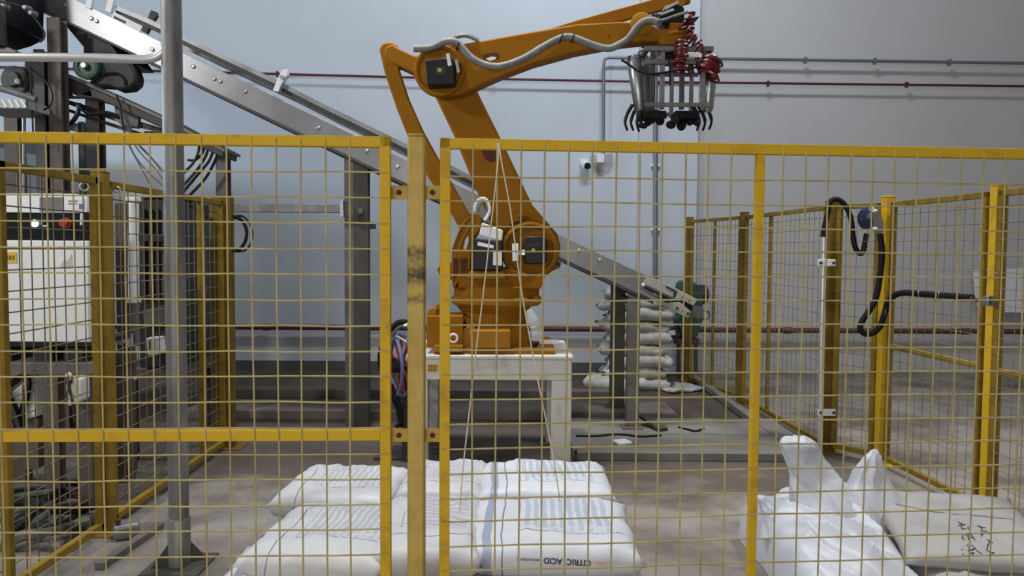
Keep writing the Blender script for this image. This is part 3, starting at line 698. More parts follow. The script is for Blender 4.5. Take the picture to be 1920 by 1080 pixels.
for x, y in ((121, 9), (172, 35), (182, 40), (286, 93), (363, 125), (402, 148), (413, 153), (460, 172), (597, 240), (652, 268), (688, 283), (745, 313), (838, 357), (1085, 470), (1124, 488)):
    obj('bolt', B().lathe(P(x, y, CY0), (0, -1, 0), [(0, .018), (.008, .018), (.014, .01)], 8), 'galv', sp_)
gt = [(217, 10), (257, 26), (308, 49), (352, 71), (513, 147), (597, 190), (729, 254), (845, 310), (935, 356)]
g = obj('guard_rail', B().ppx(gt + off(gt, 9)[::-1], CY0 + .02, .03), 'rail_grey', V)
obj('guard_rail_lower', B().ppx(off(gt, 9) + off(gt, 17)[::-1], CY0 + .06, .03), 'steel_dark', g)
g2 = [p + Vector((0, dy - .05, 0)) for p in PP(gt + off(gt, 14)[::-1], CY0 + .02)]
obj('guard_rail', B().prism(g2, (0, .03, 0)), 'rail_grey', V)
obj('clamp', B().ppx([(277, 33), (283, 19), (292, 22), (293, 29), (287, 38)], CY0 - .03, .05), 'blackish', V)
obj('clamp', B().ppx([(264, 57), (268, 47), (279, 52), (274, 62)], CY0 - .03, .05), 'blackish', V)
cl = obj('clamp', B().ppx([(511, 170), (518, 152), (528, 130), (538, 130), (540, 140), (528, 158), (522, 173)], CY0 - .04, .06), 'silver', V, bevel=.004)
obj('clamp_bolt', B().lathe(P(530, 146, CY0 - .04), (0, -1, 0), [(0, .02), (.03, .02)], 8), 'galv', cl)
for x, y in ((165, 5), (203, 12)):
    obj('bracket', B().ppx([(x - 6, y + 8), (x, y - 16), (x + 10, y - 12), (x + 4, y + 12)], CY0 - .02, .04), 'cabinet', V)
pl = obj('label_plate', B().ppx([(214, 22), (268, 50), (262, 60), (208, 33)], CY0 - .012, .008), 'white', V)
gl = B()
for i in range(5):
    x = 214 + i*4.6; y = 29.5 + i*2.2
    gl.ppx([(x, y), (x + 3.6, y + 1.7), (x + 2.6, y + 6), (x - 1, y + 4.4)], CY0 - .016, .003)
obj('lettering', gl, 'ink', pl, smooth=False)
# legs
def leg(x0, x1, ytop, Y, m, zb=0.0, flange=None):
    a = P(x0, ytop, Y); b_ = P(x1, ytop, Y)
    lg = obj('leg', B().box((a.x, Y, zb + .012), (b_.x, Y + .10, a.z)), m, V, bevel=.003)
    obj('foot_plate', B().box((a.x - .04, Y - .04, zb), (b_.x + .04, Y + .14, zb + .014)), m, lg)
    return lg
leg(645, 663, 288, 7.06, 'steel_grey'); lg = leg(663, 690, 300, 7.02, 'steel_dark')
obj('bolt', B().lathe(P(676, 396, 7.02), (0, -1, 0), [(0, .028), (.02, .028)], 8), 'steel_grey', lg)
leg(1178, 1201, 560, 6.90, 'steel_grey', .07); leg(1147, 1173, 535, 7.72, 'steel_dark', .09)
obj('cross_brace', B().bar((P(676, 500, 7.1).x, 7.1, 1.9), (P(676, 500, 7.1).x, 7.75, 1.9), .06, .06), 'steel_dark', V)
obj('cross_brace', B().bar((P(1189, 600, 6.95).x, 6.95, 1.2), (P(1189, 600, 6.95).x, 7.75, 1.2), .05, .05), 'steel_dark', V)
# tail end: take-up plates, screw, pulley
tp = obj('takeup_plate', B().ppx([(1205, 535), (1213, 520), (1232, 524), (1280, 547), (1308, 562), (1300, 573), (1285, 566), (1276, 560), (1258, 566), (1252, 556), (1210, 536)], CY0 - .025, .025), 'plate_pale', V, bevel=.003)
tq = obj('takeup_plate', B().ppx([(1196, 545), (1210, 548), (1250, 568), (1275, 567), (1296, 584), (1291, 597), (1272, 588), (1236, 570)], CY0 - .025, .025), 'plate_pale', V, bevel=.003)
for x, y, p_ in ((1281, 557, tp), (1292, 562, tp), (1281, 583, tq), (1290, 588, tq), (1270, 578, tq)):
    obj('bolt', B().lathe(P(x, y, CY0 - .025), (0, -1, 0), [(0, .014), (.012, .014)], 8), 'steel_dark', p_)
obj('screw_rod', B().tube(PP([(1207, 536), (1262, 562)], CY0 - .04), .018, 8), 'blackish', V)
obj('screw_nut', B().ball(P(1206, 535, CY0 - .05), .02), 'silver', V)
obj('slot', B().ppx([(1248, 538), (1250, 536), (1270, 546), (1266, 558), (1262, 557), (1264, 548)], CY0 - .03, .01), 'blackish', tp)
obj('tail_pulley', B().tube([P(1283, 574, CY0 + .02), P(1283, 574, CY0 + .02) + Vector((0, dy - .04, 0))], .075, 20), 'black_rubber', V)
obj('bearing', B().ppx([(1262, 560), (1276, 560), (1284, 574), (1274, 584), (1260, 576)], CY0 - .02, .05), 'blackish', V)
tb = obj('tail_bracket', B().ppx([(1300, 572), (1318, 576), (1320, 592), (1308, 598), (1296, 590)], CY0 + .1, .06), 'steel_grey', V)
obj('hook_ring', B().torus(P(1322, 590, CY0 + .12), (0, -1, 0), .04, .012, 20, 8), 'steel_grey', tb)
# drive head below the upper end
ch = obj('chute', B().ppx([(110, 32), (157, 88), (157, 104), (222, 104), (206, 81), (240, 98)], CY0 + .08, .7), 'blackish', V)
ct = P(165, 126, 6.85)
obj('drive_pulley', B().lathe(ct, (0, -1, 0), [(0, .11), (.04, .11), (.05, .095), (.05, .07), (.03, .065), (.03, .03), (.07, .03), (.07, .012)], 32), 'green_pulley', V)
obj('pulley_hub', B().lathe(ct + Vector((0, -.06, 0)), (0, -1, 0), [(0, .022), (.02, .022)], 10), 'galv', V)
obj('belt_guard', B().ppx([(190, 112), (222, 104), (236, 108), (248, 124), (254, 142), (252, 156), (240, 166), (218, 168), (205, 162), (178, 160), (168, 154), (182, 142), (196, 130)], 6.88, .18), 'blackish', V, bevel=.02)
obj('guard_lip', B().tube(smooth_pts(PP([(170, 156), (184, 144), (200, 138), (220, 138), (232, 148), (234, 160)], 6.86), 4), .012, 8), 'black', V)
obj('drive_motor', B().lathe(P(182, 128, 6.9), (0, 1, 0), [(0, .12), (.3, .12), (.32, .09)], 24), 'green_pulley', V)

# ================================================================== GREEN MOTOR BEHIND THE FAR FENCE CORNER
t = thing('geared_motor', 'green geared motor unit behind the far corner fence post', 'motor', (P(1290, 690, 10.05).x, 10.1, 0))
obj('gearbox', B().ppx([(1276, 532), (1282, 527), (1300, 529), (1310, 534), (1318, 542), (1318, 560), (1318, 600), (1308, 632), (1284, 638), (1276, 622), (1268, 600), (1276, 590), (1272, 560)], 10.0, .3), 'green_motor', t, bevel=.02)
obj('fan_cover', B().lathe(P(1312, 552, 10.15), (1, 0, 0), [(0, .13), (.08, .13), (.1, .10)], 20), 'blackish', t)
obj('frame', B().ppx([(1268, 636), (1312, 636), (1312, 646), (1268, 646)], 10.0, .3).ppx([(1270, 646), (1276, 646), (1276, 712), (1270, 712)], 10.02, .05).ppx([(1302, 646), (1308, 646), (1308, 712), (1302, 712)], 10.02, .05).ppx([(1270, 646), (1276, 646), (1276, 708), (1270, 708)], 10.24, .05).ppx([(1302, 646), (1308, 646), (1308, 708), (1302, 708)], 10.24, .05), 'steel_dark', t)
obj('rating_plate', B().ppx([(1240, 621), (1266, 619), (1267, 628), (1241, 630)], 9.97, .01), 'white', t)
obj('junction_box', B().ppx([(1238, 616), (1270, 614), (1272, 640), (1240, 642)], 9.98, .18), 'blackish', t)

# ================================================================== SACKS
def sack(label, cx, cy, zc, L_, W_, H_, m, rot=0.0, tilt=(0, 0), seed=0, nx=30, ny=22, wr=.014, group='printed white sacks of the front pile', name='filled_sack', sag=0.0, cat='sack'):
    M = Matrix.Translation((cx, cy, zc)) @ Matrix.Rotation(rot, 4, 'Z') @ Matrix.Rotation(tilt[0], 4, 'X') @ Matrix.Rotation(tilt[1], 4, 'Y')
    vs = []; uvs = []
    def surf(i, j, top):
        s = -1 + 2*i/nx; t_ = -1 + 2*j/ny
        e = max(0, (1 - abs(s)**6) * (1 - abs(t_)**5))
        x = s*L_/2*(1 - .05*(1 - abs(s))*t_*t_ + .075*abs(s)**8*abs(t_)**8 - .03*(1-t_*t_)*0)
        y = t_*W_/2*(1 - .06*abs(s)**3 + .09*abs(s)**10*abs(t_)**8)
        n1 = noise.noise(Vector((x*5 + seed*7.1, y*5, seed))) ; n2 = noise.noise(Vector((x*13, y*9 + seed*3.3, seed*2.7)))
        n3 = 1 - abs(noise.noise(Vector((x*4 + y*3 + seed, y*4 - x*3, 5.5 + seed))))*2
        n4 = 1 - abs(noise.noise(Vector((x*7 - y*6 + seed*2, y*3 + x*2, 1.5 + seed))))*2.2
        wv = wr*(n1*1.0 + n2*.5) + wr*.9*max(0, n3)**6 + wr*.7*max(0, n4)**5
        if top: z = H_/2*e**.34 + wv*(.25 + .75*min(1, e*2))
        else: z = -H_/2*e**.30 + wv*.3
        if e < 1e-6: z = wv*1.4
        x += wr*.8*noise.noise(Vector((y*7, seed, x*3))); y += wr*.8*noise.noise(Vector((x*7, seed + 4, y*3)))
        return M @ Vector((x, y, z - sag*(s*s)))
    idx = {}
    def vid(i, j, top):
        bd = i in (0, nx) or j in (0, ny); k = (i, j, True if bd else top)
        if k not in idx:
            idx[k] = len(vs); vs.append(surf(i, j, top)); uvs.append((i/nx, j/ny))
        return idx[k]
    fs = []
    for i in range(nx):
        for j in range(ny):
            fs.append((vid(i, j, True), vid(i+1, j, True), vid(i+1, j+1, True), vid(i, j+1, True)))
            fs.append((vid(i, j, False), vid(i, j+1, False), vid(i+1, j+1, False), vid(i+1, j, False)))
    base = Vector((cx, cy, zc - H_/2))
    me = bpy.data.meshes.new(name); me.from_pydata([v - base for v in vs], [], fs)
    ul = me.uv_layers.new(name='UVMap')
    for lp in me.loops: ul.data[lp.index].uv = uvs[lp.vertex_index]
    me.shade_smooth(); me.materials.append(MT[m])
    o = bpy.data.objects.new(name, me); C.objects.link(o); o.location = base
    tag(o, label, cat, group)
    o_bvh = BVHTree.FromPolygons(vs, fs)
    return o, o_bvh
def cast(bvh, px, py, lift=.0025):
    d = (RM @ Vector(((px - 960) / F, -(py - 540) / F, -1.0))).normalized()
    h, n, i, dist = bvh.ray_cast(CAM, d)
    if h is None: return None
    if n.dot(d) > 0: n = -n
    return h + n*lift
# lower layer
sack('lower sack at the left edge of the front pile with dark band on its end', -.93, 3.60, .09, .86, .80, .17, 'sack_band', .06, seed=1)
sack('lower sack of the front pile under the sack printed in black letters', .18, 3.70, .09, .80, .80, .17, 'sack_grey', -.03, seed=2)
sack('lower sack of the front pile under the middle sack', -.42, 3.72, .09, .62, .8, .17, 'sack_grey', 0, seed=12)
sack('lower sack at the back left of the front pile', -1.0, 4.50, .09, .70, .66, .17, 'sack_grey', 0, seed=3)
sack('lower sack at the back right of the front pile', .2, 4.56, .09, .80, .66, .17, 'sack_grey', 0, seed=4)
# upper layer
sB, _ = sack('upper sack front left of the pile with grey printed columns and dark line', -.86, 3.74, .245, .66, .80, .165, 'sack_grey', -.10, seed=5)
sA, _ = sack('upper sack back left of the pile with grey printed columns', -.98, 4.50, .245, .66, .72, .165, 'sack_grey', -.06, seed=6)
sack('upper middle sack of the pile half hidden behind the central post', -.40, 3.80, .26, .50, .86, .17, 'sack_turn', .03, seed=7)
sack('upper middle sack of the pile farthest from the fence', -.40, 4.62, .25, .50, .70, .165, 'sack_turn', -.03, seed=8)
sD, bD = sack('upper sack front right of the pile printed with upside down black letters', .20, 3.82, .25, .82, .80, .17, 'sack_blue', -.02, seed=9)
sE, bE = sack('upper sack back right of the pile with dark band', .20, 4.62, .25, .80, .70, .165, 'sack_blue', .02, seed=10)

def text_mesh(body, bold=.0):
    cu = bpy.data.curves.new('t', 'FONT'); cu.body = body; cu.size = 1; cu.offset = bold; cu.resolution_u = 3
    o = bpy.data.objects.new('t', cu); C.objects.link(o)
    dg = bpy.context.evaluated_depsgraph_get(); me = o.evaluated_get(dg).to_mesh()
    vs = [v.co.copy() for v in me.vertices]; fs = [list(p.vertices) for p in me.polygons]
    o.evaluated_get(dg).to_mesh_clear(); bpy.data.objects.remove(o); bpy.data.curves.remove(cu)
    return vs, fs
def print_text(body, bvh, x0, x1, y0, y1, parent, m, name='lettering', bold=.015, skew=0):
    vs, fs = text_mesh(body, bold)
    mx = max(v.x for v in vs); mn = min(v.x for v in vs); my = max(v.y for v in vs); mny = min(v.y for v in vs)
    out = []
    for v in vs:
        u = (v.x - mn)/(mx - mn); w = (v.y - mny)/(my - mny)
        p = cast(bvh, lerp(x1, x0, u), lerp(y0, y1, w) + skew*(u - .5))
        out.append(p)
    if any(p is None for p in out): print('TEXT MISS', body); 
    out2 = [p if p is not None else Vector((0, 0, -1)) for p in out]
    fs = [f for f in fs if all(out[i] is not None for i in f)]
    b = B(); b.add(out2, fs); obj(name, b, m, parent, smooth=False)
print_text('CITRIC  ACID', bD, 1019, 1108, 1048, 1060, sD, 'ink_blue', bold=.03, skew=-5)
print_text('TTCA', bD, 1113, 1134, 1053, 1058, sD, 'orange_print', skew=-1)
print_text('MONOHYDRATE', bD, 969, 1011, 1047, 1052, sD, 'ink_blue', skew=-2)

# pile to the right
sack('flattened sack under the handwritten sack at the right', 2.36, 3.80, .10, .86, .80, .18, 'bag_grey', .05, seed=21, group='sacks at the right of the front', wr=.014)
sG, bG = sack('grey white sack with black handwriting at the lower right', 2.29, 3.86, .27, .72, .72, .10, 'bag_grey', -.16, (.17, 0), seed=22, group='sacks at the right of the front', wr=.009)
# folded hem along the far edge of the handwritten sack
hp = [cast(bG, x, y, .004) for x, y in ((1672, 944), (1700, 950), (1740, 958), (1790, 964), (1840, 968), (1880, 972), (1898, 974))]
hp = [p for p in hp if p is not None]
if len(hp) > 2: obj('hem_crease', B().tube(hp, .003, 6), 'bag_far', sG)
strokes = [
 [(1796,979),(1808,985)],[(1797,985),(1810,984)],[(1800,991),(1812,992)],[(1802,986),(1805,994)],[(1815,988),(1816,993)],
 [(1806,1001),(1804,1010),(1808,1012)],[(1810,1004),(1822,1002)],[(1812,1007),(1826,1009)],[(1818,998),(1816,1012)],[(1822,1004),(1828,1013)],
 [(1812,1022),(1818,1026),(1815,1034),(1830,1028)],[(1822,1022),(1828,1030)],[(1820,1038),(1826,1036),(1823,1041)],[(1830,1032),(1842,1040)],
 [(1832,987),(1848,990)],[(1836,986),(1842,993)],[(1836,1000),(1842,1003),(1846,998)],[(1838,996),(1850,996),(1854,1002)],[(1842,1000),(1840,1006)],
 [(1850,1012),(1862,1018)],[(1852,1022),(1850,1032),(1858,1038),(1864,1036)],[(1856,1014),(1852,1024)],
 [(1802,1030),(1804,1032)],[(1804,1039),(1807,1041)]]
for s_ in strokes:
    q = []
    for i in range(len(s_) - 1):
        for k in range(4): q.append(cast(bG, lerp(s_[i][0], s_[i+1][0], k/4), lerp(s_[i][1], s_[i+1][1], k/4), .001))
    q.append(cast(bG, *s_[-1], .001)); q = [p for p in q if p is not None]
    if len(q) > 1: obj('handwriting', B().tube(q, .0026, 5), 'ink', sG)

# crumpled white liner bag: folded sheet standing in peaks
def liner():
    cx, cy = 1.635, 3.90; nx, ny = 60, 64; wx, wy = .60, 1.06
    vs = []; fs = []
    dv = Vector((.55, -.84))
    for j in range(ny + 1):
        for i in range(nx + 1):
            s = -1 + 2*i/nx; t_ = -1 + 2*j/ny
            rr = 1 + .09*noise.noise(Vector((math.atan2(t_, s)*1.9, 3.3, 0)))
            x = cx + s*wx/2*rr; y = cy + t_*wy/2*rr
            e = max(0, 1 - max(abs(s), abs(t_))**5)
            w = Vector((x - cx, y - cy)); al = w.dot(dv); ac = w.x*dv.y - w.y*dv.x
            z = (.27 + .07*t_)*e**.42
            f1 = 1 - abs(noise.noise(Vector((ac*5.2, al*1.3, 2.0))))*2.2
            f2 = 1 - abs(noise.noise(Vector((ac*9 + 3, al*2.6 + ac*2, 6.0))))*2.2
            z += (.075*max(0, f1)**2 + .016*max(0, f2)**2)*e**.6
            z += .05*math.exp(-((x - 1.36)/.09)**2 - ((y - 4.05)/.13)**2)*e**.5
            z += .02*noise.noise(Vector((x*5, y*5, 1)))*e + .002*noise.noise(Vector((x*18, y*18, 7)))*e
            vs.append(Vector((x, y, max(.004, z))))
    for j in range(ny):
        for i in range(nx):
            k = j*(nx + 1) + i; fs.append((k, k + 1, k + nx + 2, k + nx + 1))
    ring = [i for i in range(nx + 1)] + [(j*(nx+1) + nx) for j in range(1, ny + 1)] + [ny*(nx+1) + i for i in range(nx - 1, -1, -1)] + [j*(nx+1) for j in range(ny - 1, 0, -1)]
    fs.append(ring[::-1])
    b = B(); b.add(vs, fs)
    o = obj('liner_bag', b, 'film_bag'); tag(o, 'crumpled white plastic bag with twisted necks left of the handwritten sack', 'bag')
    def neck(path, rad, seed):
        pts = smooth_pts([P(*p) for p in path], 6); n = len(pts); m = len(rad) - 1
        nb = B(); k = 40
        for i, p in enumerate(pts):
            u = i/(n - 1)*m; q = min(int(u), m - 1); r = lerp(rad[q], rad[q + 1], u - q)
            for a in range(k):
                th = 2*PI*a/k
                fold = 1 + .20*(1 - abs(noise.noise(Vector((math.cos(th)*1.6 + seed, math.sin(th)*1.6, i*.06)))*2.4)) - .12 + .05*noise.noise(Vector((math.cos(th)*2, math.sin(th)*2 + seed, i*.15)))
                nb.v.append(p + Vector((math.cos(th)*r*fold, math.sin(th)*r*fold*.8, .012*noise.noise(Vector((th*2, i*.4, seed))))))
        for i in range(n - 1):
            for a in range(k): nb.f.append([i*k + a, i*k + (a+1) % k, (i+1)*k + (a+1) % k, (i+1)*k + a])
        nb.f.append([(n-1)*k + a for a in range(k)])
        obj('neck', nb, 'film_bag', o)
    neck([(1578, 985, 4.05), (1555, 940, 4.1), (1528, 892, 4.16), (1507, 858, 4.18), (1498, 836, 4.18), (1496, 824, 4.18), (1496, 818, 4.18)], [.24, .20, .125, .100, .105, .085, .02], 1.0)
    neck([(1650, 1000, 4.1), (1640, 940, 4.14), (1630, 900, 4.16), (1632, 872, 4.16), (1638, 850, 4.16), (1641, 843, 4.16)], [.20, .16, .10, .07, .03, .004], 5.0)
    neck([(1462, 1005, 4.0), (1450, 968, 4.04), (1434, 946, 4.06), (1422, 935, 4.06)], [.10, .065, .03, .006], 9.0)
liner()

# far stack of sacks behind the conveyor legs
offs = [(0.02, 0), (-.03, .02), (.05, 0), (-.05, .02), (.03, 0), (-.02, .02), (.04, 0), (-.06, .03), (.0, 0)]
ordw = ['lowest', 'second lowest', 'third lowest', 'fourth lowest', 'middle', 'fourth highest', 'third highest', 'second highest', 'topmost']
ordw = ['lowest', 'second from the floor', 'third from the floor', 'fourth from the floor', 'middle', 'fourth from the top', 'third from the top', 'second from the top', 'topmost']
for i, (dx, dy_) in enumerate(offs):
    sack(ordw[i] + ' sack of the stack behind the conveyor legs', 1.50 + dx, 9.35 + dy_, (.075 + i*.138), .78, .55, .15, 'bag_far', random.uniform(-.15, .15), (0, random.uniform(-.05, .05)), seed=30 + i, nx=18, ny=12, wr=.03, group='sacks stacked by the back wall', sag=.03)
sack('loose rolled sack on the floor left of the far sack stack', 1.16, 9.05, .09, .62, .30, .16, 'bag_far', -.25, (0, .12), seed=44, nx=18, ny=12, wr=.02, group='sacks stacked by the back wall')
sack('flat empty sack on the floor right of the far sack stack', 2.02, 9.2, .03, .5, .4, .05, 'bag_far', .4, seed=45, nx=18, ny=12, wr=.015, group='sacks stacked by the back wall')

# ================================================================== ROUND POLE AND HANDRAIL
pp_ = P(336, 1000, 4.0)
t = thing('steel_pole', 'round galvanized steel pole with gusseted foot behind the left front panel', 'pole', (pp_.x, 4.0, 0))
obj('shaft', B().tube([(pp_.x, 4.0, .25), (pp_.x, 4.0, 4.4)], .051, 28), 'galv_old', t)
obj('sleeve', B().lathe((pp_.x, 4.0, .0), (0, 0, 1), [(.01, .057), (.255, .057), (.262, .052)], 28), 'galv_old', t)
obj('foot_plate', B().box((pp_.x - .15, 3.85, 0), (pp_.x + .15, 4.15, .012)), 'steel_dark', t)
for q in (0, PI/2, PI, 3*PI/2):
    M = Matrix.Translation((pp_.x, 4.0, 0)) @ Matrix.Rotation(q + .5, 4, 'Z')
    tri = [M @ Vector(p) for p in ((.05, -.005, .012), (.14, -.005, .012), (.05, -.005, .13))]
    obj('gusset', B().prism(tri, (M.to_3x3() @ Vector((0, .01, 0)))), 'steel_dark', t)
hr = [(-520, 105), (-60, 107), (150, 108), (250, 111), (275, 111), (292, 107), (304, 98), (312, 86), (318, 70)]
hq = P(-500, 105, 3.99)
o = obj('handrail', B().tube(smooth_pts(PP(hr, 3.99), 5), .022, 14).tube([hq, (hq.x, hq.y, 0)], .022, 14), 'silver'); tag(o, 'shiny galvanized handrail tube bending up into the round pole', 'handrail')

# ================================================================== LEFT BACK MACHINERY: steel frame, hopper, auger
def column(label, x0, x1, yt, Y, m):
    a = P(x0, yt, Y); b_ = P(x1, yt, Y)
    t = thing('steel_column', label, 'column', ((a.x + b_.x)/2, Y + .06, 0), 'steel columns of the left machinery')
    w = b_.x - a.x
    obj('flange', B().box((a.x, Y, .012), (b_.x, Y + .012, a.z)), m, t)
    obj('flange', B().box((a.x, Y + .11, .012), (b_.x, Y + .122, a.z)), m, t)
    obj('web', B().box(((a.x + b_.x)/2 - .01, Y + .012, .012), ((a.x + b_.x)/2 + .01, Y + .11, a.z)), m, t)
    obj('foot_plate', B().box((a.x - .04, Y - .04, 0), (b_.x + .04, Y + .16, .012)), m, t)
column('dark brown steel column at the left picture edge', 6, 31, 190, 7.0, 'steel_brown')
column('dark steel column second from the left edge', 62, 81, 92, 6.70, 'steel_dark')
column('grey steel column carrying the upper end of the conveyor', 87, 111, 32, 6.72, 'steel_brown')
column('narrow black steel column left of the auger support', 146, 157, 228, 7.6, 'steel_dark')
column('brown steel column under the auger trough', 159, 184, 168, 7.42, 'steel_brown')
column('short grey steel column at the lower end of the auger', 404, 424, 284, 7.3, 'steel_grey')
o = obj('thin_pipe', B().tube([P(45, 190, 7.0), P(45, 600, 7.0)], .016, 8), 'galv_old'); tag(o, 'thin grey pipe between the two leftmost columns', 'pipe')
h = thing('hopper', 'black feed hopper at the top left corner', 'hopper', P(40, 100, 6.38))
obj('body', B().ppx([(-60, -60), (76, -60), (83, 20), (82, 76), (58, 88), (26, 97), (-60, 92)], 6.88, -.5), 'black', h, bevel=.01)
obj('front_box', B().ppx([(-60, 12), (13, 14), (15, 90), (-60, 93)], 6.36, -.12), 'steel_dark', h, bevel=.008)
obj('lip', B().ppx([(-60, 90), (16, 89), (30, 95), (28, 98), (-60, 96)], 6.30, .10), 'steel_grey', h)
obj('cable', B().tube(smooth_pts(PP([(-10, 3), (30, 8), (50, 20), (66, 36), (82, 58), (82, 72), (74, 79)], 6.34), 5), .008, 6), 'blackish', h)
for x, y in ((55, 18), (66, 28), (14, 15)):
    obj('fitting', B().lathe(P(x, y, 6.38), (0, -1, 0), [(0, .03), (.05, .025), (.07, .015)], 10), 'galv_old', h)
t = thing('auger_trough', 'dark inclined auger trough crossing behind the round pole', 'auger', P(250, 260, 7.2))
tr = obj('trough', B().ppx([(45, 112), (62, 116), (190, 172), (312, 226), (420, 284), (418, 296), (312, 244), (190, 188), (112, 168), (45, 132)], 7.0, .35), 'steel_dark', t, bevel=.01)
obj('top_flange', B().ppx([(112, 132), (190, 166), (312, 222), (420, 280), (420, 285), (312, 228), (190, 172), (112, 138)], 6.96, .42), 'steel_grey', t)
obj('stringer', B().ppx([(112, 183), (150, 194), (310, 242), (310, 250), (230, 232), (112, 190)], 7.2, .05), 'steel_dark', t)
obj('stringer', B().ppx([(112, 198), (160, 215), (270, 250), (268, 257), (160, 221), (112, 204)], 7.25, .05), 'steel_dark', t)
obj('gate_plate', B().ppx([(215, 196), (260, 214), (258, 240), (232, 238), (216, 226)], 7.15, .05), 'steel_grey', t)
obj('gate_plate', B().ppx([(105, 172), (125, 170), (135, 182), (170, 170), (172, 183), (105, 183)], 7.0, .06), 'steel_grey', t)
obj('gate_plate', B().ppx([(112, 230), (146, 231), (146, 248), (112, 240)], 7.3, .06), 'steel_grey', t)
obj('gate_plate', B().ppx([(270, 246), (312, 246), (312, 254), (270, 254)], 7.2, .06), 'steel_dark', t)
obj('hose', B().tube(smooth_pts(PP([(116, 238), (134, 230), (146, 212), (148, 196), (156, 206), (172, 214), (200, 212), (225, 220)], 6.95), 5), .02, 8), 'black', t)
m = obj('gear_head', B().lathe(P(35, 152, 6.9), (0, -1, 0), [(0, .12), (.06, .12), (.06, .07), (.1, .06), (.1, .03)], 24), 'steel_dark', t)
obj('hub', B().lathe(P(35, 153, 6.8), (0, -1, 0), [(0, .03), (.02, .025)], 12), 'galv', m)
obj('gear_case', B().ppx([(14, 128), (48, 125), (80, 150), (84, 190), (62, 218), (50, 214), (58, 170), (20, 165)], 6.95, .3), 'steel_brown', t, bevel=.02)
t = thing('stair_tread', 'pale ribbed metal tread at the left picture edge above the fence', 'tread', P(20, 205, 6.4))
obj('plate', B().ppx([(-60, 186), (48, 187), (49, 203), (-60, 202)], 6.4, .5), 'sheet', t)
for i in range(5): obj('rib', B().ppx([(-10 + i*12, 187), (-6 + i*12, 187), (2 + i*12, 201), (-2 + i*12, 201)], 6.39, .012), 'cabinet', t)
o = obj('lever_tube', B().tube(PP([(-30, 160), (10, 168), (68, 187)], 6.4), .028, 10), 'steel_grey'); tag(o, 'thick grey tube slanting above the ribbed metal tread', 'tube')
def cables(label, lines, Y, r, m, cat='cables'):
    c0 = P(lines[0][-1][0], lines[0][-1][1], Y); t = thing('cable_bundle', label, cat, c0)
    for k, l in enumerate(lines): obj('cable', B().tube(smooth_pts(PP(l, Y + .03*k), 4), r, 6), m, t)
cables('thin wires slanting down from the front rail to the left fence', [[(222, 205), (238, 258), (252, 290), (275, 320), (310, 352)], [(228, 205), (247, 258), (262, 285), (290, 315), (312, 345)], [(232, 212), (252, 262), (270, 280), (310, 325)], [(226, 214), (240, 268), (262, 310), (285, 352)], [(236, 214), (258, 268), (285, 298), (315, 335)]], 6.9, .006, 'steel_grey')
cables('black and grey hoses fanning out just right of the round pole', [[(392, 270), (386, 292), (370, 318), (340, 352)], [(402, 276), (392, 302), (372, 326), (342, 362)], [(374, 262), (372, 284), (362, 306), (338, 330)], [(410, 284), (402, 304), (384, 336), (350, 372)], [(384, 266), (380, 286), (366, 300), (352, 300)]], 7.08, .013, 'blackish')
cables('single black wire hanging from the auger trough', [[(218, 178), (226, 200), (230, 232), (236, 256)]], 6.9, .008, 'black')
cables('thin black wire looping down the left columns', [[(56, 125), (58, 160), (60, 200), (62, 250)], [(62, 132), (88, 155), (98, 180), (94, 198), (82, 206)]], 6.5, .008, 'black')

hs = thing('shade_block', 'unseen grey steel block at the far left added to shade the back wall', 'machine', (-6.5, 8.2, 0))  # off-frame block added to keep window light off the lower back wall
obj('body', B().box((-7.2, 6.7, .12), (-5.9, 9.7, 2.96)), 'steel_grey', hs, bevel=.02)
for k in range(3):
    dpn = obj('door', B().box((-5.9, 6.78 + k*.98, .25), (-5.88, 7.68 + k*.98, 2.8)), 'sheet', hs, bevel=.006)
    obj('handle', B().tube([(-5.86, 7.6 + k*.98, 1.3), (-5.86, 7.6 + k*.98, 1.55)], .012, 8), 'black', dpn)
obj('plinth', B().box((-7.15, 6.75, 0), (-5.95, 9.65, .12)), 'steel_dark', hs)
# horizontal bar with flanged end
bz = P(540, 391, 6.9)
t = thing('support_bar', 'galvanized horizontal bar with end flange at the dark conveyor leg', 'bar', bz)
obj('bar', B().bar(P(238, 389, 6.9), P(640, 391, 6.9), .05, .075), 'galv_old', t, bevel=.004)
obj('flange', B().ppx([(637, 376), (643, 376), (644, 406), (638, 406)], 6.84, .14), 'galv', t)
# hose hanging on the far left fence post
t = thing('hose_coil', 'black coiled hose hanging on the wide left fence post', 'hose', P(445, 440, 6.4))
obj('loop', B().tube(smooth_pts(PP([(438, 407), (452, 412), (462, 430), (460, 452), (448, 468), (436, 470)], 6.36), 5), .014, 8), 'black_rubber', t)
obj('loop', B().tube(smooth_pts(PP([(436, 406), (456, 406), (471, 425), (473, 448), (462, 468), (444, 472)], 6.4), 5), .008, 8), 'black_rubber', t)
obj('tail', B().tube(smooth_pts(PP([(356, 386), (378, 398), (402, 418)], 6.3), 4), .008, 6), 'black_rubber', t)

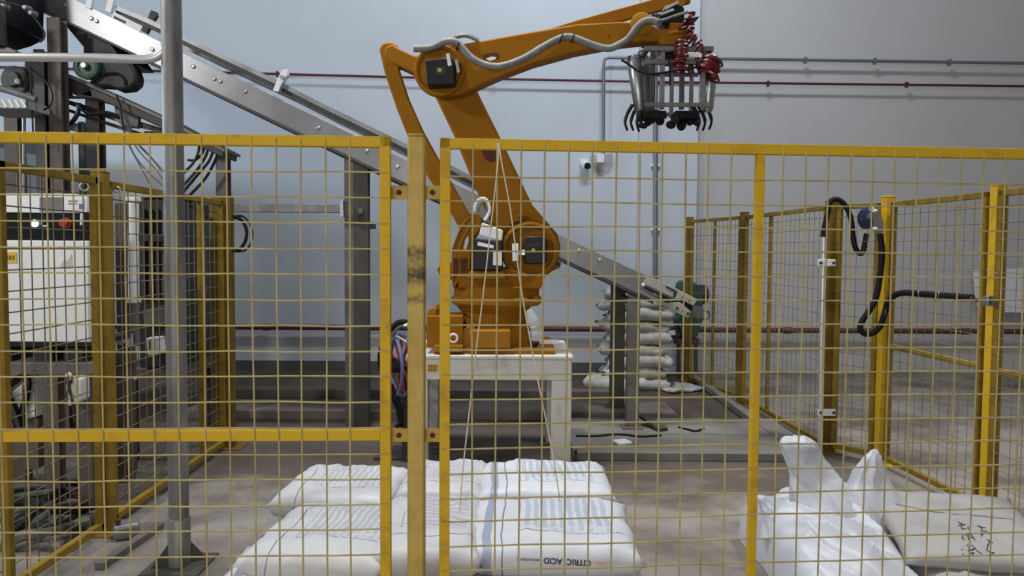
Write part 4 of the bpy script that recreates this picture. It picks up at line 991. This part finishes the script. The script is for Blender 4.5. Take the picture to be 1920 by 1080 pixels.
# ---- control cabinet on a bench behind the left fence
CYb = 5.0
cx0 = P(6, 500, CYb).x; cx1 = P(166, 500, CYb).x
zt = P(90, 363, CYb).z; zb_ = P(90, 641, CYb).z
t = thing('control_cabinet', 'white robot control cabinet with black panel behind the left fence', 'cabinet', ((cx0 + cx1)/2, 5.15, zb_))
za = P(90, 399, CYb).z; zc_ = P(90, 451, CYb).z
obj('top_cover', B().box((cx0, CYb, za), (cx1, CYb + .3, zt)), 'cabinet', t, bevel=.006)
pn = obj('control_panel', B().box((cx0 + .004, CYb + .01, zc_), (cx1 - .004, CYb + .3, za)), 'black', t)
dr = obj('door', B().box((cx0, CYb - .008, zb_), (cx1, CYb + .3, zc_)), 'cabinet', t, bevel=.006)
obj('indicator_lamp', B().lathe(P(66, 419, CYb), (0, -1, 0), [(0, .024), (.01, .024), (.02, .012)], 16), 'green_lamp', pn)
obj('push_button', B().torus(P(84, 419, CYb), (0, -1, 0), .018, .005, 20, 6), 'white', pn)
es = obj('emergency_stop', B().lathe(P(124, 418, CYb), (0, -1, 0), [(0, .036), (.006, .036), (.006, .018), (.025, .018), (.025, .028), (.04, .026)], 20), 'red', pn)
obj('key', B().tube([P(153, 400, CYb - .02), P(152, 422, CYb - .02)], .008, 6), 'cabinet', pn)
obj('paper_label', B().ppx([(124, 372), (158, 372), (158, 394), (124, 394)], CYb - .004, .005), 'white', t)
obj('data_plate', B().ppx([(74, 370), (118, 370), (118, 396), (74, 396)], CYb - .004, .005), 'galv_old', t)
obj('print_block', B().ppx([(148, 382), (157, 382), (157, 392), (148, 392)], CYb - .006, .003).ppx([(128, 376), (146, 376), (146, 378), (128, 378)], CYb - .006, .003).ppx([(128, 381), (144, 381), (144, 383), (128, 383)], CYb - .006, .003), 'blue_ring', t)
ws = obj('warning_sticker', B().ppx([(8, 473), (30, 472), (31, 492), (8, 493)], CYb - .014, .008), 'sticker', dr)
gl = B()
for i in range(3): gl.ppx([(11 + i*6, 479), (15 + i*6, 478.6), (15 + i*6, 487), (11 + i*6, 487.4)], CYb - .016, .003)
obj('lettering', gl, 'yellow_side', ws, smooth=False)
obj('smudge', B().ppx([(112, 500), (120, 486), (126, 490), (134, 476), (136, 498), (130, 504), (120, 502)], CYb - .010, .004), 'wall_right', dr, smooth=False)
tb = thing('machine_bench', 'dark steel bench frame under the white control cabinet', 'bench', ((cx0 + cx1)/2, 5.2, 0))
obj('deck', B().ppx([(-30, 641), (176, 641), (176, 650), (-30, 650)], CYb + .02, .5), 'blackish', tb)
zbm0 = P(90, 702, 4.95).z; zbm1 = P(90, 680, 4.95).z
obj('beam', B().box((cx0 - .3, 4.93, zbm0), (cx1 + .05, 5.03, zbm1)), 'steel_grey', tb, bevel=.004)
obj('beam', B().box((cx0 - .3, 5.42, zbm0), (cx1 + .05, 5.52, zbm1)), 'steel_brown', tb, bevel=.004)
for x in (cx0 - .25, cx0 + .27, cx1 - .06):
    for y in (4.94, 5.42):
        obj('leg', B().box((x, y, 0), (x + .09, y + .09, zbm0)), 'steel_brown', tb)
for x in (20, 95, 150):
    a = P(x, 650, 5.1); obj('spacer', B().box((a.x - .05, 5.0, zbm1), (a.x + .07, 5.4, a.z)), 'blackish', tb)
tj = thing('jug', 'white plastic jug hanging under the cabinet bench', 'jug', P(138, 762, 4.9))
obj('body', B().ppx([(123, 722), (126, 712), (134, 708), (150, 710), (151, 752), (130, 763), (124, 758)], 4.82, .12), 'jug', tj, bevel=.012)
obj('handle', B().tube(smooth_pts(PP([(124, 705), (128, 700), (134, 704), (133, 712)], 4.85), 4), .008, 6), 'jug', tj)
o = obj('cross_rods', B().tube(PP([(127, 705), (136, 760), (140, 790)], 4.8), .007, 6).tube(PP([(137, 702), (124, 745)], 4.8), .007, 6), 'blackish'); tag(o, 'two thin dark rods crossing in front of the white jug', 'rods')
to = thing('pump_unit', 'pale box unit with black hoses under the cabinet at the left edge', 'pump', (P(40, 780, 5.1).x, 5.15, P(40, 786, 5.05).z))
obj('casing', B().ppx([(22, 735), (48, 713), (66, 718), (68, 782), (44, 786), (34, 760)], 5.05, .25), 'cabinet', to, bevel=.012)
obj('hose', B().tube(smooth_pts(PP([(6, 730), (24, 718), (40, 708), (52, 712), (50, 740), (42, 775), (40, 800)], 4.98), 5), .022, 8), 'black', to)
obj('hose', B().tube(smooth_pts(PP([(8, 735), (16, 750), (26, 770), (36, 800)], 4.95), 5), .03, 8), 'black', to)
obj('base', B().ppx([(10, 786), (72, 786), (72, 880), (10, 880)], 5.08, .25), 'steel_brown', to)

# ---- bag opening machine (dark) between fence post and pole
t = thing('bag_opening_machine', 'dark bag opening machine seen through the left side fence beside the pole', 'machine', (P(285, 700, 6.0).x, 6.2, 0))
obj('body', B().ppx([(259, 372), (318, 372), (400, 400), (350, 690), (262, 690)][:2] + [(330, 690), (262, 690)], 6.0, .8), 'blackish', t, bevel=.01)
for i, x in enumerate((266, 279, 292, 304)):
    obj('side_rib', B().ppx([(x, 392), (x + 4, 392), (x + 4, 560), (x, 560)], 5.97, .04), 'steel_brown' if i % 2 else 'steel_dark', t)
obj('side_panel', B().ppx([(268, 582), (305, 572), (312, 605), (270, 610)], 5.95, .06), 'steel_grey', t)
obj('top_tray', B().ppx([(232, 362), (318, 362), (318, 370), (232, 370)], 5.98, .6), 'sheet', t)
obj('control_box', B().ppx([(274, 634), (298, 632), (301, 664), (277, 667)], 5.88, .1), 'white', t, bevel=.005)
obj('control_slot', B().ppx([(279, 638), (281, 638), (281, 656), (279, 656)], 5.87, .02).ppx([(287, 638), (289, 638), (289, 656), (287, 656)], 5.87, .02), 'ink', t)
obj('skid', B().ppx([(232, 695), (335, 690), (335, 712), (232, 712)], 6.0, .8), 'steel_brown', t)
for x in (240, 318):
    a = P(x, 712, 6.0); obj('leg', B().box((a.x, 6.0, 0), (a.x + .06, 6.06, a.z)), 'steel_dark', t); obj('leg', B().box((a.x, 6.7, 0), (a.x + .06, 6.76, a.z)), 'steel_dark', t)
cyl = t
obj('cylinder_bracket', B().ppx([(244, 440), (272, 440), (272, 452), (244, 452)], 5.62, .45), 'steel_dark', cyl); obj('barrel', B().tube([P(250, 372, 5.6), P(250, 562, 5.6)], .036, 20), 'white', cyl)
obj('end_cap', B().cbox(P(250, 564, 5.6), (.08, .08, .03)), 'white', cyl, bevel=.004)
obj('end_cap', B().cbox(P(250, 374, 5.6), (.08, .08, .03)), 'white', cyl, bevel=.004)
obj('rod_tube', B().tube([P(256, 566, 5.6), P(256, 648, 5.6)], .022, 14), 'steel_grey', cyl)
obj('clevis', B().cbox(P(247, 638, 5.6), (.04, .05, .09)), 'white', cyl, bevel=.004)
a = P(214, 380, 5.6); b_ = P(237, 380, 5.6)
o = obj('timber_post', B().box((a.x, 5.6, 0), (b_.x, 5.7, a.z)), 'steel_brown', bevel=.004); tag(o, 'brown flat upright just right of the tall left fence post', 'upright')
a = P(166, 372, 5.2); b_ = P(178, 372, 5.2)
o = obj('timber_post', B().box((a.x, 5.2, 0), (b_.x, 5.3, a.z)), 'steel_brown', bevel=.004); tag(o, 'dark brown upright against the right side of the white cabinet', 'upright')
o = obj('gauge', B().lathe(P(227, 639, 5.58), (0, -1, 0), [(0, .03), (.015, .03), (.02, .02)], 16), 'white'); tag(o, 'small round white gauge on the brown upright', 'gauge')
o = obj('plastic_wrap', B().ppx([(219, 707), (236, 706), (246, 714), (236, 722), (219, 725)], 5.5, .1), 'plastic_white', bevel=.01); tag(o, 'white plastic lump low beside the tall left fence post', 'plastic')

# ---- hoses lying on the floor behind the left fence
t = thing('hose_pile', 'pile of black and grey hoses on the floor behind the left fence', 'hoses', G(90, 980))
lines = [[(-20, 930), (40, 918), (90, 915), (150, 905), (200, 912)], [(-20, 950), (50, 930), (100, 922), (140, 918)], [(10, 990), (50, 965), (90, 935), (140, 910), (175, 900)], [(0, 975), (40, 955), (80, 950), (120, 930), (180, 925)], [(10, 1010), (40, 985), (62, 960), (66, 940), (85, 925)], [(0, 1025), (40, 1005), (90, 1000), (140, 985), (176, 975)], [(15, 1018), (60, 990), (110, 985), (150, 960), (180, 950)], [(10, 1000), (70, 975), (110, 950), (150, 945)], [(5, 940), (60, 942), (110, 955), (160, 950)], [(20, 1030), (60, 1016), (110, 1008), (150, 1000)]]
for k, l in enumerate(lines):
    rr = .016 + .008*(k % 3)
    pts = [G(x, y, rr + .035*((k*3 + i) % 3)) for i, (x, y) in enumerate(l)]
    pts = [Vector((min(p.x, XL - .09), p.y, p.z)) for p in pts]
    obj('hose', B().tube(smooth_pts(pts, 5), rr, 8), 'hose_grey' if k % 2 else 'black_rubber', t)
o = obj('floor_strip', B().bar(G(186, 1062, .02), G(300, 985, .02), .05, .035), 'steel_grey'); tag(o, 'shadow drawn as a grey strip slanting on the floor left of the pole foot', 'strip')  # slanting shadow on the floor put in as a thin grey bar
o = obj('floor_strip', B().bar(G(222, 968, .02), G(300, 908, .02), .04, .035), 'steel_brown'); tag(o, 'brown steel strip on the floor behind the tall left fence post', 'strip')
pb_ = thing('anchor_foot', 'grey steel anchor block beside the tall left fence post base', 'foot', G(235, 1005))
a = G(238, 1008, 0)
obj('block', B().cbox((a.x, a.y, .045), (.14, .10, .09), Matrix.Rotation(.5, 3, 'Z')), 'galv_old', pb_, bevel=.02)
obj('bolt', B().lathe((a.x - .03, a.y - .04, .09), (0, 0, 1), [(0, .015), (.03, .015)], 8), 'rust', pb_)

# ================================================================== HOSE REEL LEFT OF ROBOT STAND
rc = P(752, 684, 6.2)
t = thing('hose_reel', 'blue rimmed reel with red spokes left of the robot stand', 'reel', (rc.x, rc.y, 0))
axd = Vector((-.88, -.47, 0)).normalized()
obj('rim', B().torus(rc, axd, .25, .014, 40, 8), 'blue_ring', t)
obj('rim', B().torus(rc + axd*.08, axd, .25, .014, 40, 8), 'blue_ring', t)
sd = axd.cross(Vector((0, 0, 1))).normalized()
for i in range(9):
    q = 2*PI*i/9 + .2; e = sd*math.cos(q) + Vector((0, 0, math.sin(q)))
    obj('spoke', B().bar(rc + e*.04, rc + e*.245, .03, .012, axd), 'red', t)
obj('hub', B().lathe(rc + axd*.10, -axd, [(0, .06), (.12, .06)], 20), 'blackish', t)
obj('stand', B().bar((rc.x + .03, rc.y + .03, 0), (rc.x + .03, rc.y + .03, rc.z), .05, .05, (0, 1, 0)), 'steel_dark', t)
obj('foot', B().box((rc.x - .2, rc.y - .15, 0), (rc.x + .08, rc.y + .2, .02)), 'steel_dark', t)
obj('hose', B().tube(smooth_pts(PP([(770, 606), (750, 604), (734, 616), (720, 640), (713, 668), (716, 695), (728, 720), (738, 745), (748, 770), (752, 800)], 6.1), 5), .022, 8), 'black_rubber', t)
obj('hose', B().tube(smooth_pts(PP([(734, 720), (742, 740), (750, 762), (752, 790), (742, 800)], 6.05), 5), .016, 8), 'black_rubber', t)
obj('hose', B().tube(smooth_pts(PP([(768, 616), (752, 612), (740, 622), (736, 632)], 6.05), 5), .012, 8), 'green_pulley', t)
obj('fitting', B().lathe(P(757, 611, 6.05), (1, 0, .3), [(0, .012), (.05, .016), (.07, .01)], 10), 'cabinet', t)
obj('tie', B().tube(PP([(743, 629), (763, 641)], 6.05), .008, 6), 'white', t)

# ================================================================== ROPES ON THE FRONT FENCE
o = obj('string', B().tube(smooth_pts([P(933, 268, 3.10), P(934, 300, 3.10), P(921, 420, 3.12), P(905, 560, 3.12), P(891, 670, 3.12), P(879, 780, 3.14), P(868, 880, 3.16), P(862, 960, 3.16)], 4), .0028, 6), 'rope'); tag(o, 'left pale string hanging from the front rail over the robot', 'string')
o = obj('string', B().tube(smooth_pts([P(936, 268, 3.105), P(940, 300, 3.105), P(958, 400, 3.12), P(977, 540, 3.12), P(999, 664, 3.14), P(1012, 730, 3.14), P(1036, 850, 3.16), P(1050, 940, 3.16)], 4), .0028, 6), 'rope'); tag(o, 'right pale string hanging from the front rail over the robot', 'string')

# ================================================================== HOSES AND SWITCH ON THE RIGHT FENCE
t = thing('steel_conduit', 'shiny vertical conduit strapped to the right fence post', 'conduit', P(1540, 800, 6.33))
obj('tube', B().tube([P(1545, 440, 6.30), P(1541, 600, 6.31), P(1537, 850, 6.33)], .020, 14), 'silver', t)
for y in (493, 774):
    cpt = obj('strap_plate', B().ppx([(1533, y - 7), (1567, y - 7), (1567, y + 6), (1533, y + 6)], 6.27, .012), 'cabinet', t, bevel=.003)
    for x in (1539, 1563): obj('screw', B().lathe(P(x, y, 6.27), (0, -1, 0), [(0, .012), (.008, .012)], 8), 'ink', cpt)
o = obj('black_hose', B().tube(smooth_pts(PP([(1543, 444), (1546, 425), (1552, 400), (1556, 380), (1566, 373), (1578, 378), (1589, 392), (1596, 412), (1599, 440), (1603, 462), (1610, 474), (1617, 474), (1621, 460), (1625, 438)], 6.22), 5), .021, 12), 'black_rubber'); tag(o, 'black hose arching over the conduit post down to the blue switch', 'hose')
t = thing('pull_switch', 'dark blue round switch between the conduit post and hose post', 'switch', P(1626, 430, 6.15))
sc = P(1626, 409, 6.1)
obj('dome', B().lathe(sc, (-.94, -.34, 0), [(0, .088), (.012, .088), (.028, .072), (.036, .03)], 28), 'blue_black', t)
obj('ring', B().lathe(sc, (.94, .34, 0), [(0, .094), (.015, .094), (.02, .08)], 28), 'cabinet', t)
obj('pin', B().tube(PP([(1611, 413), (1617, 413)], 6.05), .008, 6), 'black', t)
obj('back_plate', B().ppx([(1640, 385), (1648, 395), (1656, 415), (1656, 436), (1640, 436)], 5.95, .02), 'galv_old', t)
for y in (395, 429): obj('bolt', B().lathe(P(1643, y, 5.94), (-1, -.6, 0), [(0, .012), (.03, .012)], 8), 'white', t)
hpts = [(1650, 438), (1653, 460), (1653, 490), (1648, 530), (1641, 562), (1628, 585), (1616, 603), (1613, 617), (1622, 626), (1637, 624), (1650, 612), (1658, 590), (1664, 570), (1676, 555), (1695, 549), (1730, 551), (1770, 554), (1822, 558)]
Ys = [5.93]*10 + [5.92, 5.9, 5.88, 5.8, 5.7, 5.5, 5.3, 5.0]
t = thing('black_hose', 'black hose looping down the hose post and reaching right to a torn end', 'hose', P(1622, 626, 5.93))
obj('tube', B().tube(smooth_pts([P(x, y, Y) for (x, y), Y in zip(hpts, Ys)], 5), .0225, 12), 'black_rubber', t)
obj('torn_end', B().tube(smooth_pts(PP([(1820, 558), (1828, 562), (1838, 564)], 4.98), 3), [.014, .013, .012, .012, .012, .01, .008], 8), 'pipe_red', t)
for (x, y, Y) in ((1722, 551, 5.52), (1760, 554, 5.33), (1660, 586, 5.88)):
    obj('tape', B().torus(P(x, y, Y), (1, -.5, 0), .0235, .004, 16, 6), 'galv', t)
t = thing('latch_box', 'small grey latch box on the right fence post near the picture edge', 'latch', P(1860, 574, 4.75))
obj('box', B().ppx([(1852, 556), (1866, 555), (1866, 574), (1852, 574)], 4.72, .06), 'galv', t, bevel=.003)
obj('key_hole', B().ppx([(1857, 557), (1859, 557), (1859, 570), (1857, 570)], 4.715, .01), 'ink', t)
o = obj('hasp_bar', B().bar(P(1873, 505, 4.9), P(1872, 584, 4.9), .02, .02, (0, 1, 0)), 'steel_brown'); tag(o, 'thin brown bar hanging right of the latch box', 'bar')
o = obj('tie_wire', B().tube(smooth_pts(PP([(1850, 506), (1862, 509), (1873, 514)], 4.74), 3), .003, 5), 'rope'); tag(o, 'pale tie wire wrapped on the latch post', 'wire')
